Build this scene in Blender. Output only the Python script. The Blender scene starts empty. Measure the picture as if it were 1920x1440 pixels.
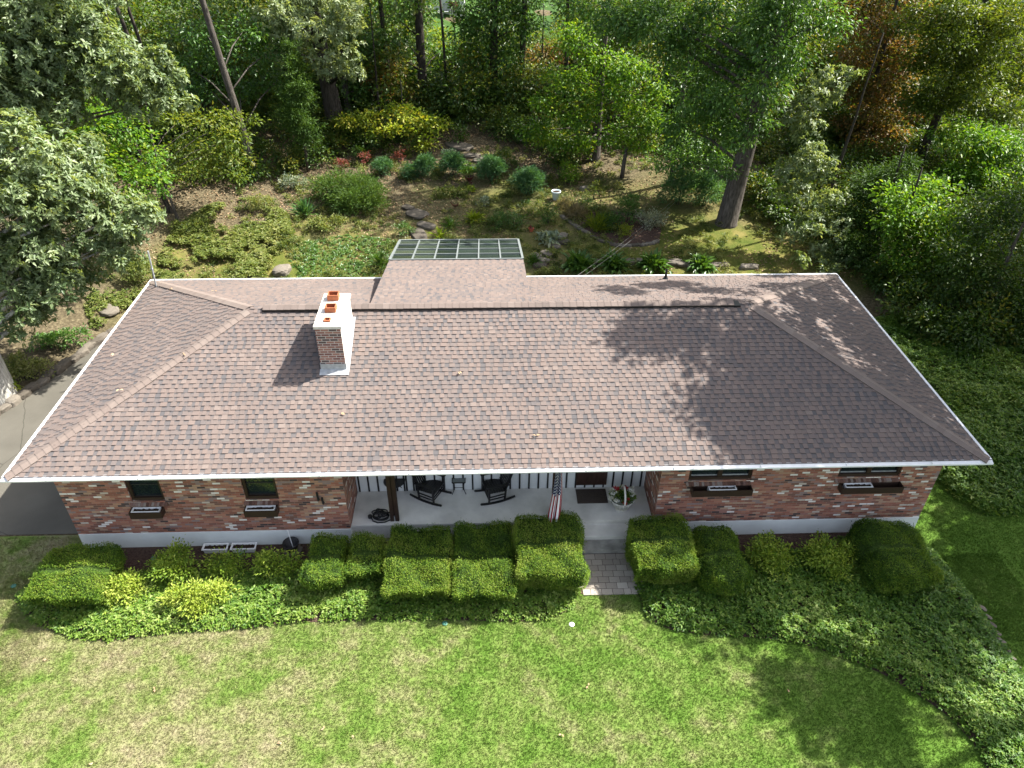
import bpy, bmesh, math, random
import numpy as np
from mathutils import Matrix, Vector

# ------------------------------------------------------------------ camera, sky, sun, exposure
scene = bpy.context.scene
COL = scene.collection
CAMP = np.array([-0.525, -13.740, 15.834])
PITCH, YAW, ROLL, FPX = 0.62565, 0.042912, -0.011154, 1399.16
def cam_axes():
    cy, sy, cp, sp = math.cos(YAW), math.sin(YAW), math.cos(PITCH), math.sin(PITCH)
    f = np.array([sy*cp, cy*cp, -sp]); r = np.array([cy, -sy, 0.0]); d = np.cross(f, r)
    cr, sr = math.cos(ROLL), math.sin(ROLL)
    return np.array([cr*r+sr*d, -sr*r+cr*d, f])
AX = cam_axes()
cd = bpy.data.cameras.new('camera'); cam = bpy.data.objects.new('camera', cd); COL.objects.link(cam)
cd.sensor_width = 36; cd.lens = FPX/1920*36; cd.clip_end = 2000
m3 = Matrix((AX[0].tolist(), (-AX[1]).tolist(), (-AX[2]).tolist())).transposed()
cam.matrix_world = Matrix.Translation(Vector(CAMP.tolist())) @ m3.to_4x4()
scene.camera = cam

SUN = np.array([0.61, 0.235, 0.757]); SUN /= np.linalg.norm(SUN)
w = bpy.data.worlds.new('World'); scene.world = w; w.use_nodes = True
nt = w.node_tree; nt.nodes.clear()
sky = nt.nodes.new('ShaderNodeTexSky'); sky.sky_type = 'NISHITA'; sky.sun_disc = False
sky.sun_elevation = math.asin(SUN[2]); sky.sun_rotation = math.atan2(SUN[0], SUN[1])
bg = nt.nodes.new('ShaderNodeBackground'); bg.inputs[1].default_value = 0.1
wo = nt.nodes.new('ShaderNodeOutputWorld')
sky.dust_density = 3.0; sky.ozone_density = .6
hs = nt.nodes.new('ShaderNodeHueSaturation'); hs.inputs['Saturation'].default_value = .62
nt.links.new(sky.outputs[0], hs.inputs['Color']); nt.links.new(hs.outputs[0], bg.inputs[0]); nt.links.new(bg.outputs[0], wo.inputs[0])
sl = bpy.data.lights.new('sun', 'SUN'); sl.energy = 4.3; sl.angle = math.radians(0.53); sl.color = (1, 0.955, 0.88)
so = bpy.data.objects.new('sun', sl); COL.objects.link(so)
so.rotation_euler = Vector((-SUN).tolist()).to_track_quat('-Z', 'Y').to_euler(); so.location = (30, 10, 40)
scene.view_settings.view_transform = 'Standard'; scene.view_settings.look = 'None'
scene.view_settings.exposure = 1.84; scene.view_settings.gamma = 1
scene.cycles.max_bounces = 6; scene.cycles.transparent_max_bounces = 4

# ------------------------------------------------------------------ projection and terrain
def ray(px, py):
    return np.array([(px-960)/FPX, (py-720)/FPX, 1.0]) @ AX
def PZ(px, py, z):
    d = ray(px, py); return CAMP + d*(z-CAMP[2])/d[2]
def PY(px, py, y):
    d = ray(px, py); return CAMP + d*(y-CAMP[1])/d[1]
def proj(P):
    q = (np.asarray(P)-CAMP) @ AX.T
    return 960+FPX*q[..., 0]/q[..., 2], 720+FPX*q[..., 1]/q[..., 2], q[..., 2]
_t = np.random.default_rng(7).random((256, 256))
def vnoise(x, y, s=1.0, o=0):
    x = np.asarray(x, float)/s + 37.3*o + 500; y = np.asarray(y, float)/s + 11.7*o + 500
    xi = np.floor(x).astype(int); yi = np.floor(y).astype(int); fx = x-xi; fy = y-yi
    fx = fx*fx*(3-2*fx); fy = fy*fy*(3-2*fy)
    a = _t[xi % 256, yi % 256]; b = _t[(xi+1) % 256, yi % 256]; c = _t[xi % 256, (yi+1) % 256]; e = _t[(xi+1) % 256, (yi+1) % 256]
    return (a*(1-fx)+b*fx)*(1-fy)+(c*(1-fx)+e*fx)*fy
def fbm(x, y, s, o=0):
    return (vnoise(x, y, s, o)+.5*vnoise(x, y, s/2.1, o+3)+.25*vnoise(x, y, s/4.3, o+5))/1.75
def drive_d(x, y):
    return (np.asarray(x)+17.0)*-.944 + (np.asarray(y)-6.7)*.33
def tz(x, y):
    x = np.asarray(x, float); y = np.asarray(y, float)
    t = np.maximum(0, y-13); z = .11*t*t/(t+2.0)
    d = np.clip(drive_d(x, y)-.3, 0, 9); z = z + .24*d*np.minimum(1, d)
    r = np.clip(x-15, 0, 20); z = z + .03*r
    k = np.clip(t/4, 0, 1)
    return z + k*.35*(fbm(x, y, 5, 1)-.5)
def G(px, py):
    d = ray(px, py); d = d/np.linalg.norm(d)
    lo = 8.0
    for i in range(2000):
        p = CAMP + d*lo
        if p[2] < tz(p[0], p[1]): break
        lo += .08
    a, b = lo-.08, lo
    for i in range(20):
        m = (a+b)/2; p = CAMP+d*m
        if p[2] < tz(p[0], p[1]): b = m
        else: a = m
    return CAMP + d*b
def in_poly(x, y, poly):
    poly = np.asarray(poly); c = np.zeros(np.shape(x), bool); j = len(poly)-1
    for i in range(len(poly)):
        xi, yi = poly[i][:2]; xj, yj = poly[j][:2]
        if yi != yj:
            c ^= ((yi > y) != (yj > y)) & (x < (xj-xi)*(y-yi)/(yj-yi)+xi)
        j = i
    return c
RNG = np.random.default_rng(11)
random.seed(5)

# ------------------------------------------------------------------ object helpers
def tag(o, label=None, cat=None, group=None, kind=None):
    if label: o['label'] = label
    if cat: o['category'] = cat
    if group: o['group'] = group
    if kind: o['kind'] = kind
    return o
def empty(name, loc, label, cat, group=None, rz=0):
    o = bpy.data.objects.new(name, None); COL.objects.link(o); o.location = [float(v) for v in loc]
    o.rotation_euler[2] = rz; o.empty_display_size = .2
    return tag(o, label, cat, group)
def link(name, me, mat, parent=None):
    o = bpy.data.objects.new(name, me); COL.objects.link(o)
    if mat is not None and not me.materials:
        me.materials.append(mat)
    if parent is not None:
        o.parent = parent
    return o
class MB:
    """collects faces in world (or local) metres; UVs are metres on the dominant plane"""
    def __init__(s): s.v = []; s.f = []; s.a = []
    def quad(s, *p, a=0.5):
        n = len(s.v); s.v += [tuple(map(float, q)) for q in p]; s.f.append(tuple(range(n, n+len(p)))); s.a.append(a)
    def box(s, x0, x1, y0, y1, z0, z1, M=None, a=.5, skip=''):
        c = [(x0,y0,z0),(x1,y0,z0),(x1,y1,z0),(x0,y1,z0),(x0,y0,z1),(x1,y0,z1),(x1,y1,z1),(x0,y1,z1)]
        if M is not None: c = [tuple(M @ Vector(q)) for q in c]
        n = len(s.v); s.v += c
        fs = {'b': (0,3,2,1), 't': (4,5,6,7), 'f': (0,1,5,4), 'r': (1,2,6,5), 'k': (2,3,7,6), 'l': (3,0,4,7)}
        for k, q in fs.items():
            if k not in skip: s.f.append(tuple(n+i for i in q)); s.a.append(a)
    def beam(s, p, q, w, h, up=(0,0,1), a=.5):
        p = Vector(p); q = Vector(q); d = (q-p).normalized(); u = Vector(up)
        r = d.cross(u)
        if r.length < 1e-4: r = d.cross(Vector((1,0,0)))
        r.normalize(); u = r.cross(d).normalized(); n = len(s.v)
        for e in (p, q):
            for (i, j) in ((-1,-1),(1,-1),(1,1),(-1,1)): s.v.append(tuple(e+r*(i*w/2)+u*(j*h/2)))
        for q4 in ((0,1,2,3),(7,6,5,4),(0,4,5,1),(1,5,6,2),(2,6,7,3),(3,7,4,0)): s.f.append(tuple(n+i for i in q4)); s.a.append(a)
    def tube(s, pts, rad, n=8, cap=True, jit=0, a=.5):
        pts = [Vector(p) for p in pts]; m = len(pts)
        if not hasattr(rad, '__len__'): rad = [rad]*m
        prev = None; base = len(s.v)
        for i in range(m):
            d = (pts[min(i+1, m-1)]-pts[max(i-1, 0)]).normalized()
            if prev is None:
                r = d.cross(Vector((0,0,1))) if abs(d.z) < .9 else d.cross(Vector((0,1,0)))
            else: r = prev - d*prev.dot(d)
            r.normalize(); prev = r; u = d.cross(r)
            for k in range(n):
                t = 2*math.pi*k/n; q = rad[i]*(1+(random.uniform(-jit, jit) if jit else 0))
                s.v.append(tuple(pts[i]+r*(math.cos(t)*q)+u*(math.sin(t)*q)))
        for i in range(m-1):
            for k in range(n):
                k2 = (k+1) % n
                s.f.append((base+i*n+k, base+i*n+k2, base+(i+1)*n+k2, base+(i+1)*n+k)); s.a.append(a)
        if cap:
            s.f.append(tuple(base+k for k in range(n))[::-1]); s.a.append(a)
            s.f.append(tuple(base+(m-1)*n+k for k in range(n))); s.a.append(a)
    def lathe(s, prof, c=(0,0,0), n=20, a=.5, ex=1.0):
        base = len(s.v)
        for (r, z) in prof:
            for k in range(n):
                t = 2*math.pi*k/n; s.v.append((c[0]+r*math.cos(t)*ex, c[1]+r*math.sin(t), c[2]+z))
        for i in range(len(prof)-1):
            for k in range(n):
                k2 = (k+1) % n; s.f.append((base+i*n+k, base+i*n+k2, base+(i+1)*n+k2, base+(i+1)*n+k)); s.a.append(a)
    def build(s, name, mat, parent=None, smooth=False, local=None):
        me = bpy.data.meshes.new(name)
        v = s.v
        if local is not None: v = [(p[0]-local[0], p[1]-local[1], p[2]-local[2]) for p in v]
        me.from_pydata(v, [], s.f); me.update()
        at = me.attributes.new('rnd', 'FLOAT', 'FACE'); at.data.foreach_set('value', np.array(s.a, np.float32))
        uv = me.uv_layers.new(name='UVMap'); V = np.array(s.v); out = np.zeros((len(me.loops), 2), np.float32)
        for p in me.polygons:
            nx, ny, nz = (abs(c) for c in p.normal)
            if nz >= nx and nz >= ny: ij = (0, 1)
            elif ny >= nx: ij = (0, 2)
            else: ij = (1, 2)
            for li in p.loop_indices:
                q = V[me.loops[li].vertex_index]; out[li] = (q[ij[0]], q[ij[1]])
        uv.data.foreach_set('uv', out.ravel())
        if smooth: me.polygons.foreach_set('use_smooth', [True]*len(me.polygons))
        return link(name, me, mat, parent)
def root_at(o, loc):
    """part meshes are modelled in world metres; this keeps them there under an Empty at loc"""
    o.matrix_parent_inverse = Matrix.Translation(-Vector([float(v) for v in loc])); return o
def tri_mesh(name, V, F, rnd, mat, parent=None, loc=None, fo=None):
    V = np.asarray(V, np.float32)
    if loc is not None: V = V - np.asarray(loc, np.float32)
    F = np.asarray(F, np.int32); k = F.shape[1]
    me = bpy.data.meshes.new(name); me.vertices.add(len(V)); me.vertices.foreach_set('co', V.ravel())
    me.loops.add(F.size); me.loops.foreach_set('vertex_index', F.ravel())
    me.polygons.add(len(F)); me.polygons.foreach_set('loop_start', np.arange(0, F.size, k, dtype=np.int32))
    me.update(calc_edges=True)
    at = me.attributes.new('rnd', 'FLOAT', 'FACE'); at.data.foreach_set('value', np.asarray(rnd, np.float32))
    return link(name, me, mat, parent)

# ------------------------------------------------------------------ leaf builders
def nrm(a): return a/np.maximum(1e-6, np.linalg.norm(a, axis=1, keepdims=True))
def leaf_geo(C, N, D, L, W, fold=.25):
    """two-triangle folded leaf from base point C along D with face normal N"""
    n = len(C); N = nrm(N)+.55*SUN; D = nrm(D); S = nrm(np.cross(D, N)); N = np.cross(S, D)
    L = np.broadcast_to(L, (n,))[:, None]; W = np.broadcast_to(W, (n,))[:, None]
    tip = C + D*L - N*L*.12; mid = C + D*L*.48
    l = mid + S*W*.5 + N*W*fold; r = mid - S*W*.5 + N*W*fold
    V = np.stack([C, r, tip, l], 1).reshape(-1, 3)
    b = (np.arange(n)*4)[:, None]
    F = np.concatenate([b+np.array([0, 1, 2]), b+np.array([0, 2, 3])], 1).reshape(-1, 3)
    return V, F
class Leaves:
    def __init__(s): s.V = []; s.F = []; s.R = []; s.n = 0
    def add(s, V, F, R):
        s.V.append(V); s.F.append(F+s.n); s.R.append(np.repeat(R, 2)); s.n += len(V)
    def build(s, name, mat, parent=None, loc=None):
        return tri_mesh(name, np.concatenate(s.V), np.concatenate(s.F), np.concatenate(s.R), mat, parent, loc)
def lobe_leaves(Lv, c, R, leaf=.17, wr=.5, dens=1.0, flat=.8, droop=.25, spray=.34, rng=RNG, hue=.5, hv=.25, top=.25, shell=(.5, 1.05), rosette=False):
    c = np.asarray(c, float); R3 = np.array([R, R, R*flat])
    area = math.pi*R*R
    total = int(area*3.1*dens/(leaf*leaf*wr*.5)/1.35)
    m = 10 if rosette else 22; ns = max(3, total//m)
    d = rng.normal(size=(ns, 3)); d[:, 2] += top; d = nrm(d)
    u = rng.uniform(shell[0], shell[1], ns)[:, None]
    # lumpy outline
    ph = rng.uniform(0, 6.28, 3)
    lump = 1+.16*np.sin(d[:, 0]*4+ph[0])+.16*np.sin(d[:, 1]*4+ph[1])+.12*np.sin(d[:, 2]*6+ph[2])
    sc = c + d*R3*u*lump[:, None]
    sh = np.clip(rng.normal(hue, hv, ns), 0, 1)
    C = np.repeat(sc, m, 0); dd = np.repeat(d, m, 0)
    off = rng.normal(size=(ns*m, 3))*np.array([1, 1, .55])*spray*min(1.2, .5+R*.5)
    C = C + off
    D = dd*.6 + nrm(off)*.8 + rng.normal(size=(ns*m, 3))*.35; D[:, 2] -= droop
    N = dd*.45 + rng.normal(size=(ns*m, 3))*.55; N[:, 2] += .75
    if rosette:      # whorls of leaves round each twig tip
        C = np.repeat(sc, m, 0)+rng.normal(0, .035, (ns*m, 3)); ax = nrm(dd+rng.normal(0, .25, dd.shape)*0+np.repeat(rng.normal(0, .45, (ns, 3)), m, 0)+[0, 0, .35])
        p1 = nrm(np.cross(ax, [.3, .2, .9])); p2 = np.cross(ax, p1); th = np.tile(np.arange(m)*2.4, ns)+np.repeat(rng.uniform(0, 6.28, ns), m); th = th[:, None]
        rad = p1*np.cos(th)+p2*np.sin(th); el = rng.uniform(.05, .6, ns*m)[:, None]; D = rad+ax*el; D[:, 2] -= droop*.6; N = ax*1.0-rad*el*.6+rng.normal(0, .2, dd.shape)
    L = leaf*rng.uniform(.65, 1.25, ns*m)
    V, F = leaf_geo(C, N, D, L, L*wr*rng.uniform(.8, 1.2, ns*m))
    Lv.add(V, F, np.clip(np.repeat(sh, m)+rng.normal(0, .16, ns*m), 0, 1))

# ------------------------------------------------------------------ material helpers
class NB:
    def __init__(s, name):
        s.m = bpy.data.materials.new(name); s.m.use_nodes = True; s.t = s.m.node_tree; s.t.nodes.clear()
        s.out = s.n('ShaderNodeOutputMaterial')
    def n(s, ty, **kw):
        x = s.t.nodes.new(ty)
        for k, v in kw.items():
            if k.startswith('i_'):
                k = k[2:]; k = int(k) if k.isdigit() else k.replace('_', ' ')
                x.inputs[k].default_value = v
            else: setattr(x, k, v)
        return x
    def l(s, a, b): s.t.links.new(a, b)
    def ramp(s, stops, interp='LINEAR'):
        r = s.n('ShaderNodeValToRGB'); e = r.color_ramp; e.interpolation = interp
        while len(e.elements) < len(stops): e.elements.new(.5)
        for i, (p, c) in enumerate(stops): e.elements[i].position = p; e.elements[i].color = (*c, 1)
        return r
    def noise(s, scale, detail=4, vec=None, rough=.55):
        x = s.n('ShaderNodeTexNoise'); x.inputs['Scale'].default_value = scale; x.inputs['Detail'].default_value = detail
        x.inputs['Roughness'].default_value = rough
        if vec is not None: s.l(vec, x.inputs['Vector'])
        return x
    def mix(s, fac, a, b, mode='MIX'):
        x = s.n('ShaderNodeMix', data_type='RGBA', blend_type=mode)
        for k, v in ((0, fac), (6, a), (7, b)):
            if hasattr(v, 'links') or hasattr(v, 'is_linked'): s.l(v, x.inputs[k])
            else: x.inputs[k].default_value = (*v, 1) if isinstance(v, tuple) else v
        return x.outputs[2]
    def math(s, op, a, b=0.0):
        x = s.n('ShaderNodeMath', operation=op)
        for k, v in ((0, a), (1, b)):
            if hasattr(v, 'is_linked'): s.l(v, x.inputs[k])
            else: x.inputs[k].default_value = v
        return x.outputs[0]
    def bsdf(s, col, rough=.6, spec=.3, metal=0, bump=None, bstr=.3, bdist=.02):
        p = s.n('ShaderNodeBsdfPrincipled'); p.inputs['Metallic'].default_value = metal
        p.inputs['Specular IOR Level'].default_value = spec
        if hasattr(rough, 'is_linked'): s.l(rough, p.inputs['Roughness'])
        else: p.inputs['Roughness'].default_value = rough
        if hasattr(col, 'is_linked'): s.l(col, p.inputs['Base Color'])
        else: p.inputs['Base Color'].default_value = (*col, 1)
        if bump is not None:
            b = s.n('ShaderNodeBump'); b.inputs['Strength'].default_value = bstr; b.inputs['Distance'].default_value = bdist
            s.l(bump, b.inputs['Height']); s.l(b.outputs[0], p.inputs['Normal'])
        s.l(p.outputs[0], s.out.inputs[0]); return p
def tc(b, k='Object'): return b.n('ShaderNodeTexCoord').outputs[k]
def pmat(name, col, rough=.6, spec=.3, metal=0, var=.15, scale=6, bump=.15, bscale=60, bd=.01):
    b = NB(name); o = tc(b); n1 = b.noise(scale, 6, o); r = b.ramp([(.3, tuple(c*(1-var) for c in col)), (.7, tuple(min(1, c*(1+var)) for c in col))])
    b.l(n1.outputs[0], r.inputs[0]); n2 = b.noise(bscale, 3, o)
    b.bsdf(r.outputs[0], rough, spec, metal, n2.outputs[0], bump, bd); return b.m
def leaf_mat(name, stops, rough=.45, spec=.35, trans=.3, tcol=None):
    b = NB(name); a = b.n('ShaderNodeAttribute', attribute_name='rnd')
    k = len(stops); r = b.ramp([(i/(k-1), c) for i, c in enumerate(stops)]); b.l(a.outputs['Fac'], r.inputs[0])
    p = b.bsdf(r.outputs[0], rough, spec)
    t = b.n('ShaderNodeBsdfTranslucent'); b.l(b.mix(1.0, r.outputs[0], tcol or (1.5, 1.35, .5), 'MULTIPLY'), t.inputs[0])
    m = b.n('ShaderNodeMixShader'); m.inputs[0].default_value = trans
    b.l(p.outputs[0], m.inputs[1]); b.l(t.outputs[0], m.inputs[2]); b.l(m.outputs[0], b.out.inputs[0]); return b.m

# ------------------------------------------------------------------ materials
def m_brick():
    b = NB('brick'); uv = tc(b, 'UV')
    br = b.n('ShaderNodeTexBrick'); br.offset = .5
    for k, v in (('Scale', 1), ('Mortar Size', .0055), ('Mortar Smooth', .2), ('Brick Width', .21), ('Row Height', .0675), ('Bias', 0)): br.inputs[k].default_value = v
    br.inputs['Color1'].default_value = (0, 0, 0, 1); br.inputs['Color2'].default_value = (1, 1, 1, 1); br.inputs['Mortar'].default_value = (.5, .5, .5, 1)
    b.l(uv, br.inputs['Vector'])
    r = b.ramp([(0, (.07, .055, .055)), (.04, (.17, .095, .075)), (.13, (.33, .15, .105)), (.25, (.25, .105, .075)), (.36, (.40, .235, .16)), (.46, (.30, .125, .09)), (.56, (.25, .19, .18)), (.63, (.38, .18, .125)), (.73, (.21, .10, .08)), (.80, (.40, .27, .19)), (.86, (.33, .17, .14)), (.915, (.5, .44, .38)), (.95, (.74, .71, .67))], 'CONSTANT')
    b.l(br.outputs['Color'], r.inputs[0])
    n = b.noise(9, 6, uv); n2 = b.noise(90, 4, uv)
    c = b.mix(.35, r.outputs[0], b.mix(n.outputs[0], (.5, .42, .4), (1.35, 1.25, 1.2)), 'MULTIPLY')
    c = b.mix(.75, c, b.mix(n2.outputs[0], (.45, .45, .45), (1.5, 1.5, 1.5)), 'MULTIPLY')
    c = b.mix(br.outputs['Fac'], c, (.29, .19, .15))
    h = b.math('ADD', b.math('MULTIPLY', br.outputs['Fac'], -1.0), b.math('MULTIPLY', n2.outputs[0], .5))
    b.bsdf(c, .85, .15, 0, h, .6, .012); return b.m
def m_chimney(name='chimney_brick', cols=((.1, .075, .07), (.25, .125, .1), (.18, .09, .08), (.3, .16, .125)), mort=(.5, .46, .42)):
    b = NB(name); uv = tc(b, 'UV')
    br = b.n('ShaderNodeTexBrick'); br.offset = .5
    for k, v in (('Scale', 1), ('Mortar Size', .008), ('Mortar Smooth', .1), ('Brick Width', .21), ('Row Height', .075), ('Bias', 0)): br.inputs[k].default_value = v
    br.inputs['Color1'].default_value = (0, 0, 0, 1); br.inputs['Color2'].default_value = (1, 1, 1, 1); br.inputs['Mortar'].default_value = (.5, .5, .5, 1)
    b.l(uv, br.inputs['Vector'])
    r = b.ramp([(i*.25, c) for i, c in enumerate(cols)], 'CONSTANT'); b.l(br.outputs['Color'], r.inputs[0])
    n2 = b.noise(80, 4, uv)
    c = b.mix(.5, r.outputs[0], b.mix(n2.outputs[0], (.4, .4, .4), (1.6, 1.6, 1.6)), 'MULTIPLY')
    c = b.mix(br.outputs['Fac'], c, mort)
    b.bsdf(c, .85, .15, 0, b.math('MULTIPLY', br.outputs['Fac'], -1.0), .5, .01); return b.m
def m_shingle():
    b = NB('shingle'); o = tc(b); a = b.n('ShaderNodeAttribute', attribute_name='rnd')
    big = b.noise(.8, 3, o); f = b.math('ADD', a.outputs['Fac'], b.math('MULTIPLY', b.math('SUBTRACT', big.outputs[0], .5), .5))
    r = b.ramp([(0, (0.089, 0.086, 0.088)), (.2, (0.107, 0.098, 0.097)), (.4, (0.129, 0.110, 0.103)), (.6, (0.141, 0.116, 0.105)), (.82, (0.154, 0.122, 0.108)), (1, (0.170, 0.140, 0.125))]); b.l(f, r.inputs[0])
    g = b.noise(160, 3, o, .7); s = b.noise(.35, 5, o); mp = b.n('ShaderNodeMapping'); mp.inputs['Scale'].default_value = (1.6, .22, .22); b.l(o, mp.inputs[0]); st = b.noise(1.2, 5, mp.outputs[0], .65)
    c = b.mix(.55, r.outputs[0], b.mix(g.outputs[0], (.7, .7, .71), (1.32, 1.3, 1.27)), 'MULTIPLY')
    c = b.mix(.4, c, b.mix(s.outputs[0], (.78, .78, .8), (1.22, 1.2, 1.17)), 'MULTIPLY')
    c = b.mix(.35, c, b.mix(st.outputs[0], (.72, .72, .74), (1.28, 1.27, 1.25)), 'MULTIPLY')
    b.bsdf(c, .95, .05, 0, g.outputs[0], .35, .006); return b.m
def m_asphalt():
    b = NB('asphalt'); o = tc(b); n = b.noise(.5, 6, o); g = b.noise(140, 3, o)
    r = b.ramp([(.3, (.078, .073, .06)), (.7, (.118, .11, .09))]); b.l(n.outputs[0], r.inputs[0])
    c = b.mix(.5, r.outputs[0], b.mix(g.outputs[0], (.5, .5, .5), (1.5, 1.5, 1.5)), 'MULTIPLY')
    v = b.n('ShaderNodeTexVoronoi', feature='DISTANCE_TO_EDGE'); v.inputs['Scale'].default_value = .22
    wn = b.noise(1.5, 4, o); b.l(b.mix(.12, o, wn.outputs['Color']), v.inputs['Vector'])
    cr = b.ramp([(0, (.35, .35, .35)), (.004, (1, 1, 1))]); b.l(v.outputs['Distance'], cr.inputs[0])
    c = b.mix(.8, c, cr.outputs[0], 'MULTIPLY')
    b.bsdf(c, .9, .2, 0, g.outputs[0], .4, .006); return b.m
def lawn_col(b, o):
    n1 = b.noise(.5, 7, o, .68); n2 = b.noise(2.2, 5, o, .65); n3 = b.noise(14, 4, o)
    sx = b.n('ShaderNodeSeparateXYZ'); b.l(o, sx.inputs[0])
    gr = b.math('MULTIPLY', b.math('ADD', sx.outputs[0], 1.0), .010)
    gr = b.math('MINIMUM', b.math('MAXIMUM', gr, -.065), .16)
    f = b.math('SUBTRACT', b.math('ADD', b.math('MULTIPLY', n1.outputs[0], .62), b.math('MULTIPLY', n2.outputs[0], .38)), gr)
    r = b.ramp([(.30, (0.064, 0.129, 0.016)), (.42, (0.091, 0.162, 0.026)), (.50, (0.134, 0.188, 0.046)), (.57, (0.190, 0.205, 0.085)), (.68, (0.251, 0.222, 0.137))]); b.l(f, r.inputs[0])
    return b.mix(.45, r.outputs[0], b.mix(n3.outputs[0], (.55, .6, .5), (1.45, 1.4, 1.4)), 'MULTIPLY'), n3
def m_lawn():
    b = NB('lawn'); c, n3 = lawn_col(b, tc(b)); g = b.noise(70, 3, tc(b))
    c = b.mix(.5, c, b.mix(g.outputs[0], (.4, .45, .4), (1.5, 1.5, 1.5)), 'MULTIPLY')
    b.bsdf(c, .9, .1, 0, g.outputs[0], .6, .03); return b.m
def m_blade():
    b = NB('grass_blade'); c, n3 = lawn_col(b, tc(b)); a = b.n('ShaderNodeAttribute', attribute_name='rnd')
    c = b.mix(1.0, c, b.mix(a.outputs['Fac'], (.75, .8, .7), (1.3, 1.22, 1.25)), 'MULTIPLY')
    p = b.bsdf(c, .6, .2); t = b.n('ShaderNodeBsdfTranslucent'); b.l(c, t.inputs[0])
    m = b.n('ShaderNodeMixShader'); m.inputs[0].default_value = .35
    b.l(p.outputs[0], m.inputs[1]); b.l(t.outputs[0], m.inputs[2]); b.l(m.outputs[0], b.out.inputs[0]); return b.m
def m_ground():
    b = NB('ground'); o = tc(b); a = b.n('ShaderNodeAttribute', attribute_name='moss')
    n1 = b.noise(1.1, 6, o, .65); n2 = b.noise(9, 5, o, .65); n3 = b.noise(45, 4, o, .7)
    soil = b.ramp([(.3, (.045, .037, .023)), (.5, (.095, .078, .048)), (.62, (.155, .13, .08)), (.75, (.22, .19, .125))]); b.l(n2.outputs[0], soil.inputs[0])
    moss = b.ramp([(.3, (.055, .085, .014)), (.5, (.105, .115, .026)), (.66, (.19, .165, .055)), (.8, (.08, .13, .02))]); b.l(n1.outputs[0], moss.inputs[0])
    c = b.mix(a.outputs['Fac'], soil.outputs[0], moss.outputs[0])
    c = b.mix(.6, c, b.mix(n3.outputs[0], (.3, .3, .3), (1.65, 1.6, 1.5)), 'MULTIPLY')
    b.bsdf(c, .95, .1, 0, n3.outputs[0], .7, .05); return b.m
def m_bark(name, c0, c1, sc=1.0):
    b = NB(name); o = tc(b); mp = b.n('ShaderNodeMapping'); mp.inputs['Scale'].default_value = (9*sc, 9*sc, 1.6*sc); b.l(o, mp.inputs[0])
    n = b.noise(1.6, 6, mp.outputs[0], .7); r = b.ramp([(.35, c0), (.65, c1)]); b.l(n.outputs[0], r.inputs[0])
    b.bsdf(r.outputs[0], .95, .1, 0, n.outputs[0], .9, .06); return b.m
def m_flag():
    b = NB('flag_cloth'); uv = tc(b, 'UV'); s = b.n('ShaderNodeSeparateXYZ'); b.l(uv, s.inputs[0])
    st = b.math('MODULO', b.math('FLOOR', b.math('MULTIPLY', s.outputs[0], 11)), 2.0)
    stripes = b.mix(st, (.3, .004, .014), (.8, .8, .82))
    gx = b.math('SUBTRACT', b.math('FRACT', b.math('MULTIPLY', s.outputs[0], 14)), .5)
    gy = b.math('SUBTRACT', b.math('FRACT', b.math('ADD', b.math('MULTIPLY', s.outputs[1], 23), b.math('MULTIPLY', b.math('FLOOR', b.math('MULTIPLY', s.outputs[0], 14)), .5))), .5)
    rr = b.math('ADD', b.math('MULTIPLY', gx, gx), b.math('MULTIPLY', gy, gy))
    canton = b.mix(b.math('LESS_THAN', rr, .075), (.012, .018, .075), (.8, .8, .82))
    isc = b.math('MULTIPLY', b.math('LESS_THAN', s.outputs[1], .42), b.math('LESS_THAN', s.outputs[0], .78))
    c = b.mix(isc, stripes, canton)
    p = b.bsdf(c, .8, .1); t = b.n('ShaderNodeBsdfTranslucent'); b.l(c, t.inputs[0]); m = b.n('ShaderNodeMixShader'); m.inputs[0].default_value = .12
    b.l(p.outputs[0], m.inputs[1]); b.l(t.outputs[0], m.inputs[2]); b.l(m.outputs[0], b.out.inputs[0]); return b.m
def m_attr(name, stops, rough=.8, spec=.2, grain=60, gs=.5, bump=.3, interp='LINEAR'):
    b = NB(name); o = tc(b); a = b.n('ShaderNodeAttribute', attribute_name='rnd'); k = len(stops)
    r = b.ramp([(i/max(1, k-1), c) for i, c in enumerate(stops)], interp); b.l(a.outputs['Fac'], r.inputs[0])
    g = b.noise(grain, 5, o, .65); c = b.mix(gs, r.outputs[0], b.mix(g.outputs[0], (.5, .5, .5), (1.5, 1.5, 1.5)), 'MULTIPLY')
    b.bsdf(c, rough, spec, 0, g.outputs[0], bump, .01); return b.m
BRICK = m_brick(); CHIM = m_chimney(); SHING = m_shingle(); ASPH = m_asphalt(); LAWN = m_lawn(); BLADE = m_blade(); GROUND = m_ground()
BARK = m_bark('bark_grey', (.035, .03, .025), (.13, .115, .1)); BARKD = m_bark('bark_dark', (.02, .017, .014), (.075, .065, .055)); BARKL = m_bark('bark_pale', (.2, .19, .165), (.6, .58, .52), .8)
CAPM = m_attr('cap_shingle', [(0.153, 0.121, 0.105), (0.171, 0.137, 0.118), (0.188, 0.155, 0.134)], .9, .2, 150, .45)
WHITE = pmat('white_paint', (.8, .8, .8), .35, .4, var=.04); GUTT = pmat('gutter_metal', (.74, .74, .73), .35, .4, var=.1, scale=1.4)
BROWN = pmat('brown_paint', (.035, .02, .014), .5, .35, var=.15); BLACK = pmat('black_paint', (.008, .008, .009), .4, .4, var=.1)
DARKM = pmat('dark_metal', (.02, .02, .022), .45, .4, var=.1)
SIDING = pmat('white_siding', (.74, .75, .74), .55, .3, var=.03); CONC = pmat('concrete', (.7, .68, .64), .85, .2, var=.2, scale=1.3, bump=.2)
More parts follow.
